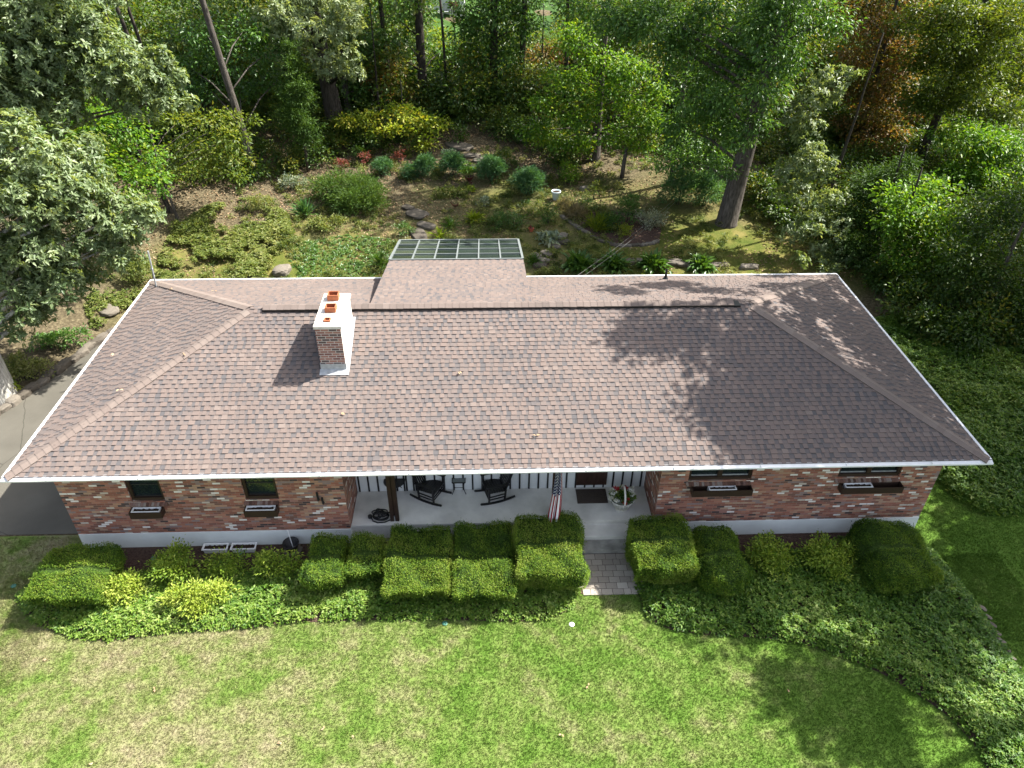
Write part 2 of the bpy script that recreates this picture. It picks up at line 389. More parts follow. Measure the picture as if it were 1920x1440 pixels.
CONCD = pmat('weathered_concrete', (.36, .35, .32), .9, .15, var=.45, scale=2.2, bump=.3); FOUND = pmat('foundation_parge', (.74, .76, .75), .85, .2, var=.06, scale=2.5, bump=.15); CAPC = pmat('pale_cement', (.56, .54, .48), .9, .15, var=.22, scale=3.5)
CLAY = pmat('flue_clay', (.33, .115, .055), .8, .2, var=.15, scale=8); FLASH = pmat('flashing_metal', (.4, .42, .43), .5, .4, metal=.4, var=.25, scale=9)
SUNLIT = m_chimney('sunlit_brick', ((.55, .47, .41), (.66, .6, .54), (.6, .53, .47), (.7, .65, .6)), (.42, .37, .33))  # chimney brick with overexposed sunlight painted into its colour
GLASS = pmat('window_glass', (.012, .018, .02), .04, .5, var=.2, bump=0); SOOT = pmat('soot', (.06, .02, .01), .9, .1)
SKYG = m_attr('skylight_glass', [(.012, .018, .016), (.03, .042, .034), (.055, .068, .05)], .12, .35, 12, .5, 0); BARG = pmat('grey_bar', (.15, .168, .162), .5, .4, var=.1)
SOIL = pmat('planter_soil', (.04, .025, .018), .95, .1, var=.4, scale=20, bump=.8, bscale=40, bd=.03); MULCH = pmat('bark_mulch', (.075, .048, .038), .95, .1, var=.45, scale=18, bump=.9, bscale=50, bd=.03)
STONE = m_attr('field_stone', [(.075, .064, .05), (.12, .104, .084), (.17, .15, .122)], .9, .2, 7, .55, .5)
PAVER = m_attr('paver', [(.25, .22, .185), (.33, .295, .25), (.41, .37, .315)], .9, .2, 25, .4, .3)
MAT = pmat('doormat', (.085, .068, .058), .95, .1, var=.2, scale=25, bump=.6, bscale=120); DOOR = pmat('brown_door', (.045, .022, .016), .5, .3, var=.2)
BLUEPOT = pmat('glazed_pot', (.46, .55, .56), .3, .5, var=.1); TERRA = pmat('terracotta', (.42, .12, .06), .8, .2); DRED = pmat('dark_red_pot', (.08, .02, .016), .5, .3)
FLAGM = m_flag(); RUST = pmat('rusty_iron', (.07, .03, .015), .8, .2)
SOFF = pmat('soffit', (.05, .03, .022), .6, .3)
YEW = leaf_mat('yew', [(0.023, 0.058, 0.008), (0.056, 0.121, 0.013), (0.113, 0.194, 0.018), (0.167, 0.242, 0.028), (0.180, 0.221, 0.045)], .5, 0.15, .3)
YEWC = pmat('yew_core', (.03, .055, .01), .9, .1, var=.4, scale=10, bump=.8, bscale=30, bd=.05)
PACHY = leaf_mat('pachysandra', [(0.037, 0.095, 0.012), (0.077, 0.163, 0.020), (0.154, 0.247, 0.036), (0.290, 0.367, 0.099)], .45, 0.25, .35)
IVY = leaf_mat('ivy', [(.05, .085, .018), (.095, .135, .026), (.16, .19, .048), (.26, .27, .1)], .42, 0.2, .35)
AZAL = leaf_mat('azalea', [(0.068, 0.138, 0.014), (0.135, 0.227, 0.022), (0.237, 0.323, 0.040), (0.360, 0.427, 0.080)], .45, 0.2, .38)
OAKS = leaf_mat('oak_silver', [(0.069, 0.117, 0.042), (0.115, 0.173, 0.069), (0.175, 0.235, 0.105), (0.258, 0.316, 0.163)], .42, .4, .4)
OAKD = leaf_mat('oak_dark', [(0.029, 0.074, 0.014), (0.049, 0.121, 0.021), (0.082, 0.177, 0.034), (0.140, 0.251, 0.055)], .38, 0.3, .35)
MAPLE = leaf_mat('maple', [(0.043, 0.112, 0.013), (0.077, 0.178, 0.017), (0.134, 0.244, 0.023), (0.230, 0.304, 0.032)], .42, 0.22, .45)
BEECH = leaf_mat('beech', [(0.048, 0.085, 0.012), (0.084, 0.130, 0.018), (0.128, 0.175, 0.025), (0.176, 0.190, 0.030)], .42, 0.2, .42)
YELLOW = leaf_mat('dogwood', [(0.093, 0.156, 0.014), (0.166, 0.242, 0.021), (0.258, 0.314, 0.031), (0.342, 0.314, 0.041)], .45, 0.2, .42)
RUSTL = leaf_mat('rust_leaf', [(.07, .08, .02), (.12, .1, .03), (.19, .115, .04), (.26, .13, .045)], .42, 0.2, .4)
CEDAR = leaf_mat('cedar', [(0.031, 0.070, 0.014), (0.054, 0.109, 0.019), (0.095, 0.161, 0.031)], .5, 0.15, .3)
PINE = leaf_mat('pine', [(0.032, 0.092, 0.037), (0.057, 0.139, 0.053), (0.101, 0.216, 0.073)], .5, 0.2, .3)
HOSTA = leaf_mat('hosta', [(.03, .08, .012), (.055, .13, .02), (.09, .17, .03)], .35, .45, .3)
GREYL = leaf_mat('grey_hosta', [(.1, .15, .1), (.17, .22, .15), (.35, .37, .25)], .4, .35, .25)
STRAW = leaf_mat('straw', [(.16, .15, .09), (.27, .24, .16), (.38, .34, .25)], .7, .2, .3)
REDL = leaf_mat('red_leaf', [(.13, .035, .025), (.24, .05, .04), (.3, .09, .07)], .5, .3, .3)
LITTER = leaf_mat('litter', [(.1, .06, .03), (.2, .13, .07), (.3, .2, .12), (.42, .32, .2)], .8, .2, .1)
UNDER = leaf_mat('undergrowth', [(0.034, 0.075, 0.013), (0.057, 0.115, 0.017), (0.098, 0.149, 0.022), (0.149, 0.149, 0.026)], .42, .35, .4)
PETW = leaf_mat('white_petal', [(.7, .7, .68), (.8, .8, .78)], .6, .2, .2); PETR = leaf_mat('red_petal', [(.4, .02, .03), (.5, .05, .06)], .6, .2, .2)

# ------------------------------------------------------------------ ground, lawn, driveway, beds
def grid_ground():
    xs = np.concatenate([np.arange(-160, -34, 6), np.arange(-34, 34, .4), np.arange(34, 161, 6)])
    ys = np.concatenate([np.arange(-60, -12, 4), np.arange(-12, 64, .4), np.arange(64, 240, 6)])
    X, Y = np.meshgrid(xs, ys); Z = tz(X, Y); nx, ny = len(xs), len(ys)
    V = np.stack([X, Y, Z], -1).reshape(-1, 3); i = (np.arange(ny-1)[:, None]*nx+np.arange(nx-1)).ravel()
    F = np.stack([i, i+1, i+nx+1, i+nx], 1)
    o = tri_mesh('ground', V, F, np.zeros(len(F)), GROUND); tag(o, kind='structure')
    x, y = V[:, 0], V[:, 1]
    def blob(cx, cy, rx, ry): return np.clip(1.6-1.3*np.hypot((x-cx)/rx, (y-cy)/ry), 0, 1)
    m = np.maximum.reduce([blob(9, 17.5, 8, 3.6), blob(4.5, 15.0, 4, 2), blob(-9, 16, 7, 5), blob(-6, 15, 5, 3.5), blob(14, 18, 5, 4), .5*blob(1.5, 22, 6, 4), .6*blob(-3, 19, 6, 4), .6*blob(9, 23, 6, 3)])
    m = np.clip(m*1.1 + (fbm(x, y, 1.6, 4)-.5)*1.1*(m > .02), 0, 1)
    at = o.data.attributes.new('moss', 'FLOAT', 'POINT'); at.data.foreach_set('value', m.astype(np.float32))
    o.data.polygons.foreach_set('use_smooth', [True]*len(F))
grid_ground()
def sheet(name, poly, lift, mat, step=.5, smooth=False, kind='structure'):
    """ground sheet: polygon filled with a grid draped on the terrain"""
    bm = bmesh.new(); P = np.array([p[:2] for p in poly], float)
    vs = [bm.verts.new((p[0], p[1], 0)) for p in P]; f = bm.faces.new(vs)
    for ax, k in ((0, Vector((1, 0, 0))), (1, Vector((0, 1, 0)))):
        a, b2 = P[:, ax].min(), P[:, ax].max(); c = a+step
        while c < b2:
            bmesh.ops.bisect_plane(bm, geom=bm.verts[:]+bm.edges[:]+bm.faces[:], plane_co=k*c, plane_no=k); c += step
    for v in bm.verts: v.co.z = float(tz(v.co.x, v.co.y))+lift
    bm.normal_update()
    for f in bm.faces:
        if f.normal.z < 0: f.normal_flip()
    me = bpy.data.meshes.new(name); bm.to_mesh(me); bm.free()
    o = link(name, me, mat); tag(o, kind=kind); return o
def smooth_poly(pts, n=6):
    P = np.array([p[:2] for p in pts], float); out = []; k = len(P)
    for i in range(k):
        p0, p1, p2, p3 = P[i-1], P[i], P[(i+1) % k], P[(i+2) % k]
        for t in np.linspace(0, 1, n, endpoint=False):
            out.append(.5*((2*p1)+(-p0+p2)*t+(2*p0-5*p1+4*p2-p3)*t*t+(-p0+3*p1-3*p2+p3)*t**3))
    return out
sheet('lawn', [(-40, -13), (40, -13), (40, 3), (12.2, 9.5), (11.5, 9.5), (11.5, 1.2), (-11.7, 1.2), (-40, 1.2)], .006, LAWN, 1.0)
sheet('driveway', [(-40, 1.25), (-11.6, 1.25), (-11.6, 12.2), (-15.1, 12.2), (-17.0, 6.7), (-19.0, 1.6), (-40, -4)], .012, ASPH, 1.0)
LB = [PZ(*p, .0)[:2] for p in ((30, 1120), (60, 1168), (130, 1196), (200, 1203), (270, 1193), (340, 1185), (450, 1180), (560, 1168), (700, 1163), (830, 1163), (960, 1166), (1030, 1163), (1075, 1140), (1086, 1108))]
LBED = LB + [np.array((1.9, .1)), np.array((1.9, .72)), np.array((-11.9, .72))]
RB = [PZ(*p, .0)[:2] for p in ((1193, 1105), (1212, 1160), (1260, 1182), (1330, 1192), (1420, 1196), (1500, 1207), (1580, 1232), (1650, 1262), (1720, 1302), (1780, 1345), (1825, 1395), (1850, 1440), (1880, 1500), (2040, 1500), (1990, 1380), (1920, 1272), (1860, 1180), (1800, 1095), (1755, 1040))]
RBED = [np.array((3.55, .72)), np.array((3.55, .1))] + RB + [np.array((11.2, .72))]
sheet('flower_bed', LBED, .014, MULCH, .5); sheet('flower_bed', RBED, .014, MULCH, .5)
def grass():
    rng = np.random.default_rng(3); V = []; F = []; R = []; n0 = 0
    for (x0, x1, y0, y1, den) in ((-13.2, 13.6, -6.6, -.2, 1250), (11.2, 17, -3, 8, 900), (-17, -11.5, -3.5, 1.2, 900)):
        n = int((x1-x0)*(y1-y0)*den); x = rng.uniform(x0, x1, n); y = rng.uniform(y0, y1, n)
        k = ~(in_poly(x, y, LBED) | in_poly(x, y, RBED) | ((x > -11.7) & (x < 11.6) & (y > .5)) | ((x > 1.8) & (x < 3.6) & (y > -1.25)) | ((y > 1.15) & (x < 0)))
        x, y = x[k], y[k]; n = len(x); C = np.repeat(np.stack([x, y, tz(x, y)+.004], 1), 3, 0); n *= 3
        C[:, :2] += rng.normal(0, .012, (n, 2)); D = rng.normal(0, .55, (n, 3)); D[:, 2] = 1; D = nrm(D)
        L = rng.uniform(.028, .062, n)[:, None]; S = nrm(np.cross(D, rng.normal(size=(n, 3))))*.0055
        V.append(np.stack([C-S, C+S, C+D*L], 1).reshape(-1, 3)); F.append(np.arange(n*3).reshape(-1, 3)+n0); n0 += n*3; R.append(rng.random(n))
    o = tri_mesh('grass', np.concatenate(V), np.concatenate(F), np.concatenate(R), BLADE)
    tag(o, 'short patchy yellow green mown grass of the front lawn', 'grass', kind='stuff')
grass()

# ------------------------------------------------------------------ the house
EZ = 3.2; W2 = 12.35; DP = 10.274; RZ = 4.99; RY = DP/2; INS = 5.137; SL = (RZ-EZ)/RY
house = empty('brick_house', (0, RY, 0), 'long brick ranch house with brown shingle hip roof and open front porch', 'house')
HL = (0, RY, 0)
def hp(o): return root_at(o, HL)
def roof_face(mb, o, e, up, slope, L, run, kl, kr, rng, exposure=.1435, h0=0.0):
    o = np.array(o, float); e = np.array(e, float); up = np.array(up, float)
    c = 1/math.sqrt(1+slope*slope); sv = np.array([up[0]*c, up[1]*c, slope*c]); nv = np.cross(e, sv)
    if nv[2] < 0: nv = -nv
    total = run/c; rows = int(total/exposure)+1
    q1, q2 = rng.uniform(0, 6, 2)
    def P(x, v, h):      # old decking: the planes are not quite flat
        return tuple(o+e*x+sv*v+nv*(h+h0+min(1, v/.5)*(.005*math.sin(x*1.35+v*.8+q1)+.004*math.sin(x*.55-v*1.9+q2))))
    for i in range(rows):
        v0 = i*exposure; v1 = min(total, v0+exposure)
        if v1-v0 < .01: continue
        xl0, xl1 = v0*c*kl, v1*c*kl; xr0, xr1 = L-v0*c*kr, L-v1*c*kr
        x = xl0-rng.uniform(0, .4); tooth = rng.random() < .5; shin = 0; sx = x
        while x < xr0:
            wd = rng.uniform(.085, .18) if tooth else rng.uniform(.07, .15)
            a0, a1 = max(x, xl0), max(x, xl1); b0, b1 = min(x+wd, xr0), min(x+wd, xr1)
            x += wd
            if x > sx: shin = rng.normal(0, .1); sx = x+.95
            t = .011
            if b0 > a0+.004:
                b1 = max(b1, a1)
                col = float(np.clip((.72 if tooth else .45)+rng.normal(0, .10)+shin*.8+(-.3 if rng.random() < (.08 if tooth else .28) else 0), 0, 1))
                hb = t+(.012 if tooth else 0); ht = .007 if tooth else 0.0
                if tooth: mb.quad(P(a0, v0, hb), P(b0, v0, hb), P(b1, v1, ht), P(a1, v1, ht), a=col)
                else:      # the shadow-line band of dark granules at the head of each cut-out
                    f = .68; vm = v0+(v1-v0)*f; am, bm_ = a0+(a1-a0)*f, b0+(b1-b0)*f; hm = hb*(1-f)+ht*f
                    mb.quad(P(a0, v0, hb), P(b0, v0, hb), P(bm_, vm, hm), P(am, vm, hm), a=col)
                    mb.quad(P(am, vm, hm), P(bm_, vm, hm), P(b1, v1, ht), P(a1, v1, ht), a=max(0, col-.3))
                mb.quad(P(a0, v0, -.004), P(b0, v0, -.004), P(b0, v0, hb), P(a0, v0, hb), a=max(0, col-.25))
                if tooth:
                    mb.quad(P(a0, v0, 0), P(a0, v0, hb), P(a1, v1, ht), P(a1, v1, -.002), a=col)
                    mb.quad(P(b0, v0, hb), P(b0, v0, 0), P(b1, v1, -.002), P(b1, v1, ht), a=col)
            tooth = not tooth
def build_roof():
    rng = np.random.default_rng(21); mb = MB(); g = .085
    roof_face(mb, (-W2+g, g, EZ+g*SL), (1, 0, 0), (0, 1), SL, 2*(W2-g), RY-g, 1, 1, rng)
    roof_face(mb, (W2-g, DP-g, EZ+g*SL), (-1, 0, 0), (0, -1), SL, 2*(W2-g), RY-g, 1, 1, rng)
    roof_face(mb, (-W2+g, DP-g, EZ+g*SL), (0, -1, 0), (1, 0), SL, DP-2*g, INS-g, 1, 1, rng)
    roof_face(mb, (W2-g, g, EZ+g*SL), (0, 1, 0), (-1, 0), SL, DP-2*g, INS-g, 1, 1, rng)
    r = hp(mb.build('roof', SHING, house))
    # deck under the shingles, fascia and soffit
    mb = MB(); q = EZ-.02
    A, B, C_, D_ = (-W2+.03, .03, q), (W2-.03, .03, q), (W2-.03, DP-.03, q), (-W2+.03, DP-.03, q); R1, R2 = (-W2+INS, RY, RZ-.03), (W2-INS, RY, RZ-.03)
    mb.quad(A, B, R2, R1); mb.quad(C_, D_, R1, R2); mb.quad(D_, A, R1); mb.quad(B, C_, R2)
    z = EZ-.095
    s2 = MB(); s2.quad((-W2+.06, .06, z-.004), (-W2+.06, DP-.06, z-.004), (W2-.06, DP-.06, z-.004), (W2-.06, .06, z-.004))
    root_at(s2.build('soffit', SIDING, r), (0, 0, 0))
    for (a, b2) in (((-W2+.06, .06), (W2-.06, .06)), ((W2-.06, .06), (W2-.06, DP-.06)), ((W2-.06, DP-.06), (-W2+.06, DP-.06)), ((-W2+.06, DP-.06), (-W2+.06, .06))):
        mb.quad((*a, z), (*b2, z), (*b2, EZ-.015), (*a, EZ-.015))
    root_at(mb.build('fascia', SOFF, r), (0, 0, 0))
    # hip and ridge caps
    nF = np.array([0, -SL, 1.0]); nB = np.array([0, SL, 1.0]); nL = np.array([-SL, 0, 1.0]); nR = np.array([SL, 0, 1.0])
    for k in (nF, nB, nL, nR): k /= np.linalg.norm(k)
    def cap(p, q, nA, nC, wd, ex, name, lift=.0, end0=0.0, mat=None):
        mb = MB(); p = np.array(p, float); q = np.array(q, float); d = q-p; Ln = np.linalg.norm(d); d /= Ln
        sA = np.cross(nA, d); sC = np.cross(d, nC)
        if (sA@(nA*[1, 1, 0])) < 0: sA = -sA
        if (sC@(nC*[1, 1, 0])) < 0: sC = -sC
        n = int(Ln/ex); up = np.array([0, 0, 1.0])
        for i in range(n):
            s0 = end0+i*ex; s1 = min(Ln, s0+ex*1.02); a = float(np.clip(rng.normal(.5, .22), 0, 1)); h0, h1 = .042+lift, .033+lift
            c0 = p+d*s0; c1 = p+d*s1; jw = rng.normal(0, .003)
            for sd, nn in ((sA, nA), (sC, nC)):
                e0 = c0+sd*(wd+jw)+nn*(h0-.004); e1 = c1+sd*(wd+jw)+nn*(h1-.004)
                mb.quad(c0+up*h0, e0, e1, c1+up*h1, a=a)
                mb.quad(e0, e0-nn*(.03+lift*.3), e1-nn*(.03+lift*.3), e1, a=a); mb.quad(c0+up*h0, c0, e0-nn*.03, e0, a=a*.8)
        root_at(mb.build(name, mat or CAPM, r), (0, 0, 0))
    cn = lambda sx, sy: (sx*(W2-.09), .09 if sy < 0 else DP-.09, EZ+.09*SL)
    R1, R2 = (-W2+INS, RY, RZ), (W2-INS, RY, RZ)
    cap(cn(-1, -1), R1, nF, nL, .155, .2, 'hip_cap'); cap(cn(1, -1), R2, nF, nR, .155, .2, 'hip_cap')
    cap(cn(-1, 1), R1, nB, nL, .155, .2, 'hip_cap'); cap(cn(1, 1), R2, nB, nR, .155, .2, 'hip_cap')
    cap((-W2+INS+.35, RY, RZ+.03), (W2-INS-.3, RY, RZ+.03), nF, nB, .15, .2, 'ridge_cap', lift=.028, mat=m_attr('ridge_shingle', [(.115, .095, .085), (.14, .113, .1), (.16, .13, .115)], .9, .1, 150, .4))
    mb = MB(); x0, x1 = -W2+INS+.33, W2-INS-.28
    mb.box(x0, x1, RY-.155, RY+.155, RZ-.09, RZ+.015); root_at(mb.build('ridge_vent', BLACK, r), (0, 0, 0))
    # gutters: front trough is open, the other sides narrow
    mb = MB(); z0, z1 = EZ-.11, EZ+.012
    mb.quad((-W2, 0, EZ-.012), (W2, 0, EZ-.012), (W2, .1, EZ+.03), (-W2, .1, EZ+.03)); mb.box(-W2, W2, -.004, .01, EZ-.05, EZ-.01); mb.box(-W2, W2, .1, .104, EZ-.02, EZ+.05)
    mb.box(-W2, -W2+.01, .01, .1, EZ-.05, EZ-.014); mb.box(W2-.01, W2, .01, .1, EZ-.05, EZ-.014)
    for k in range(11): x = -W2+1.1+k*2.2; mb.box(x, x+.008, .002, .098, EZ-.02, EZ+.034)
    hp(mb.build('gutter', GUTT, house))
    mb = MB(); mb.box(-W2, -W2+.07, .1, DP, z0, z1+.035); hp(mb.build('gutter', GUTT, house))
    mb = MB(); mb.box(W2-.07, W2, .1, DP, z0, z1+.035); hp(mb.build('gutter', GUTT, house))
    mb = MB(); mb.box(-W2+.07, -3.86, DP-.07, DP, z0, z1+.05); mb.box(.86, W2-.07, DP-.07, DP, z0, z1+.05); hp(mb.build('gutter', GUTT, house))
build_roof()

WY = .71; XL, XR = -11.64, 11.64; FZ = .56; ST = 3.095; PB = 2.17; PL, PR = -4.30, 4.08
WIN = [(-9.88, -9.0, 1.74), (-6.92, -6.04, 1.72), (4.83, 6.53, 2.11), (8.87, 10.57, 2.13)]
def walls():
    mb = MB()
    def wall(x0, x1, holes):
        xs = sorted({x0, x1, *[h[0] for h in holes], *[h[1] for h in holes]}); zs = sorted({FZ, ST, *[h[2] for h in holes]})
        for i in range(len(xs)-1):
            for j in range(len(zs)-1):
                cx, cz = (xs[i]+xs[i+1])/2, (zs[j]+zs[j+1])/2
                if any(h[0] < cx < h[1] and cz > h[2] for h in holes): continue
                mb.quad((xs[i], WY, zs[j]), (xs[i+1], WY, zs[j]), (xs[i+1], WY, zs[j+1]), (xs[i], WY, zs[j+1]))
        for h in holes:
            d = WY+.13
            mb.quad((h[0], WY, h[2]), (h[0], d, h[2]), (h[0], d, ST), (h[0], WY, ST)); mb.quad((h[1], d, h[2]), (h[1], WY, h[2]), (h[1], WY, ST), (h[1], d, ST))
            mb.quad((h[0], WY, h[2]), (h[1], WY, h[2]), (h[1], d, h[2]), (h[0], d, h[2]))
    wall(XL, PL, WIN[:2]); wall(PR, XR, WIN[2:])
    B = 9.56
    mb.quad((XL, B, FZ), (XL, WY, FZ), (XL, WY, ST), (XL, B, ST)); mb.quad((XR, WY, FZ), (XR, B, FZ), (XR, B, ST), (XR, WY, ST))
    mb.quad((XR, B, FZ), (XL, B, FZ), (XL, B, ST), (XR, B, ST))
    mb.quad((PL, WY, FZ), (PL, PB+.05, FZ), (PL, PB+.05, ST), (PL, WY, ST)); mb.quad((PR, PB+.05, FZ), (PR, WY, FZ), (PR, WY, ST), (PR, PB+.05, ST))
    hp(mb.build('wall', BRICK, house))
    for q in ((XL+.004, PL, WY-.02, WY+.2), (PR, XR-.004, WY-.02, WY+.2), (XL+.004, XL+.2, WY+.2, 9.5), (XR-.2, XR-.004, WY+.2, 9.5)):
        mb = MB(); mb.box(*q, -.3, FZ-.004); hp(mb.build('foundation', FOUND, house))
    # porch: slab, steps, board and batten back wall, door, posts
    mb = MB(); mb.box(PL+.002, PR-.002, .86, PB+.06, -.3, .48); mb.box(PL+.002, PR-.002, .825, PB+.06, .481, .548); hp(mb.build('porch_floor', CONC, house))
    mb = MB(); mb.box(1.75, 3.75, .44, .858, -.3, .31); mb.box(1.74, 3.76, .405, .858, .3105, .37); hp(mb.build('step', CONC, house)); mb = MB(); mb.box(1.75, 3.75, .10, .402, -.3, .14); mb.box(1.74, 3.76, .065, .438, .1405, .20); hp(mb.build('step', CONCD, house))
    mb = MB(); mb.quad((PL, PB, .55), (PR, PB, .55), (PR, PB, ST), (PL, PB, ST)); pw = hp(mb.build('porch_wall', SIDING, house))
    mb = MB(); x = PL+.07
    while x < PR:
        mb.box(x-.023, x+.023, PB-.022, PB+.01, .552, ST); x += .273
    for xx in (-3.2, -2.93, -2.66): mb.box(xx-.023, xx+.023, PB-.024, PB+.01, .552, ST)
    o = mb.build('batten', BLACK, pw); root_at(o, (0, 0, 0))
    mb = MB(); mb.box(2.06, 2.95, PB-.05, PB+.01, .68, 2.75)
    for k in range(6): mb.box(2.10+k*.14, 2.21+k*.14, PB-.062, PB-.048, .74, 2.6)
    d = hp(mb.build('door', DOOR, house)); mb = MB(); mb.tube([(2.88, PB-.1, 1.6), (2.88, PB-.1, 1.72)], .015); root_at(mb.build('handle', DARKM, d), (0, 0, 0))
    for (x, y) in ((-3.11, 1.0), (1.37, 1.12)):
        mb = MB(); mb.box(x-.12, x-.015, y-.05, y+.05, .55, ST); mb.box(x+.015, x+.12, y-.05, y+.05, .55, ST); mb.box(x-.015, x+.015, y-.02, y+.03, .58, ST)
        p = hp(mb.build('porch_post', BROWN, house)); mb = MB(); mb.box(x-.014, x+.014, y-.045, y-.022, .55, .75); root_at(mb.build('post_anchor', FLASH, p), (0, 0, 0))
    mb = MB(); mb.box(PL, PR, .9, 1.12, ST-.18, ST); hp(mb.build('porch_beam', BROWN, house))
    # windows
    for i, (a, b2, z) in enumerate(WIN):
        mb = MB(); y0, y1 = WY+.05, WY+.13; t = .07
        mb.box(a, a+t, y0, y1, z, ST); mb.box(b2-t, b2, y0, y1, z, ST); mb.box(a+t, b2-t, y0-.01, y1, z, z+.09)
        mids = [(a+b2)/2] if i > 1 else []
        for c in mids: mb.box(c-.06, c+.06, y0+.003, y1, z+.09, ST)
        wn = hp(mb.build('window', BROWN, house))
        spans = [(a+t, mids[0]-.06), (mids[0]+.06, b2-t)] if mids else [(a+t, b2-t)]
        for (u0, u1) in spans:
            mb = MB(); mb.box(u0, u1, y1-.012, y1, z+.09, ST); root_at(mb.build('pane', GLASS, wn), (0, 0, 0))
            mb = MB(); mb.box(u0, u1, y1-.03, y1-.013, z+.09, z+.125)
            root_at(mb.build('sash', DARKM if i < 2 else FLASH, wn), (0, 0, 0))
            if i < 2: mb = MB(); mb.box(u0, u1, y1-.03, y1-.013, z+.5, z+.53); root_at(mb.build('sash', DARKM, wn), (0, 0, 0))
        # rowlock brick sill sloping outwards
        mb = MB(); n = int((b2-a+.1)/.07)
        for k in range(n):
            x = a-.05+k*.07; M = Matrix.Translation((x, WY+.06, z-.01)) @ Matrix.Rotation(math.radians(24), 4, 'X')
            mb.box(0, .062, -.17, 0, -.07, -.004, M, a=random.random())
        root_at(mb.build('sill', m_sill, wn), (0, 0, 0))
m_sill = m_attr('sill_brick', [(.09, .05, .04), (.16, .085, .065), (.2, .12, .1), (.26, .22, .2)], .85, .2, 60, .5)
walls()

def chimney():
    x0, x1, y0, y1, zt = -4.97, -4.30, 3.04, 4.76, 5.62
    zb = EZ+SL*y0-.2
    mb = MB(); mb.box(x0, x1, y0, y1, zb, zt-.06, skip='r'); c = hp(mb.build('chimney', CHIM, house))
    mb = MB(); mb.quad((x1, y0, zb), (x1, y1, zb), (x1, y1, zt-.06), (x1, y0, zt-.06)); root_at(mb.build('sunlit_side', SUNLIT, c), (0, 0, 0))  # right face: the glare of the sun is painted in as near-white brick
    mb = MB(); mb.box(x0-.03, x1+.03, y0-.03, y1+.03, zt-.06, zt+.02); root_at(mb.build('cap', CAPC, c), (0, 0, 0))
    # flashing apron and stepped side flashing
    mb = MB(); zf = EZ+SL*y0
    mb.box(x0-.01, x1+.01, y0-.018, y0-.002, zf-.02, zf+.2)
    mb.quad((x0-.03, y0-.2, zf-.2*SL+.035), (x1+.05, y0-.2, zf-.2*SL+.035), (x1+.05, y0-.01, zf+.035), (x0-.03, y0-.01, zf+.035))
    for k in range(8):
        yy = y0+k*.21; zz = EZ+SL*yy
        for xx, s in ((x0, -1), (x1, 1)):
            mb.box(min(xx, xx+s*.012)+s*.003, max(xx, xx+s*.012)+s*.003, yy, yy+.212, zz-.03, zz+.20)
    mb.quad((x1+.01, y0-.2, zf-.2*SL+.036), (x1+.09, y0-.2, zf-.2*SL+.036), (x1+.09, y1, EZ+SL*y1+.036), (x1+.01, y1, EZ+SL*y1+.036))
    root_at(mb.build('flashing', FLASH, c), (0, 0, 0))
    for (px, py, w_, d_, h) in ((626, 560, .15, .13, .17), (621, 582, .145, .13, .15), (614, 601, .085, .085, .05)):
        p = PZ(px, py, zt+.02); mb = MB(); X, Y, z = p[0], p[1], zt+.02; t = .025
        mb.box(X-w_, X+w_, Y-d_, Y-d_+t, z, z+h); mb.box(X-w_, X+w_, Y+d_-t, Y+d_, z, z+h); mb.box(X-w_, X-w_+t, Y-d_+t, Y+d_-t, z, z+h); mb.box(X+w_-t, X+w_, Y-d_+t, Y+d_-t, z, z+h)
        f = root_at(mb.build('flue', CLAY, c), (0, 0, 0))
    for (px, py, w_, d_) in ((626, 560, .12, .1), (621, 582, .12, .1), (614, 601, .06, .06)):
        p = PZ(px, py, zt+.02); mb = MB(); mb.box(p[0]-w_, p[0]+w_, p[1]-d_, p[1]+d_, zt+.021, zt+.026); root_at(mb.build('soot_floor', SOOT, c), (0, 0, 0))
chimney()

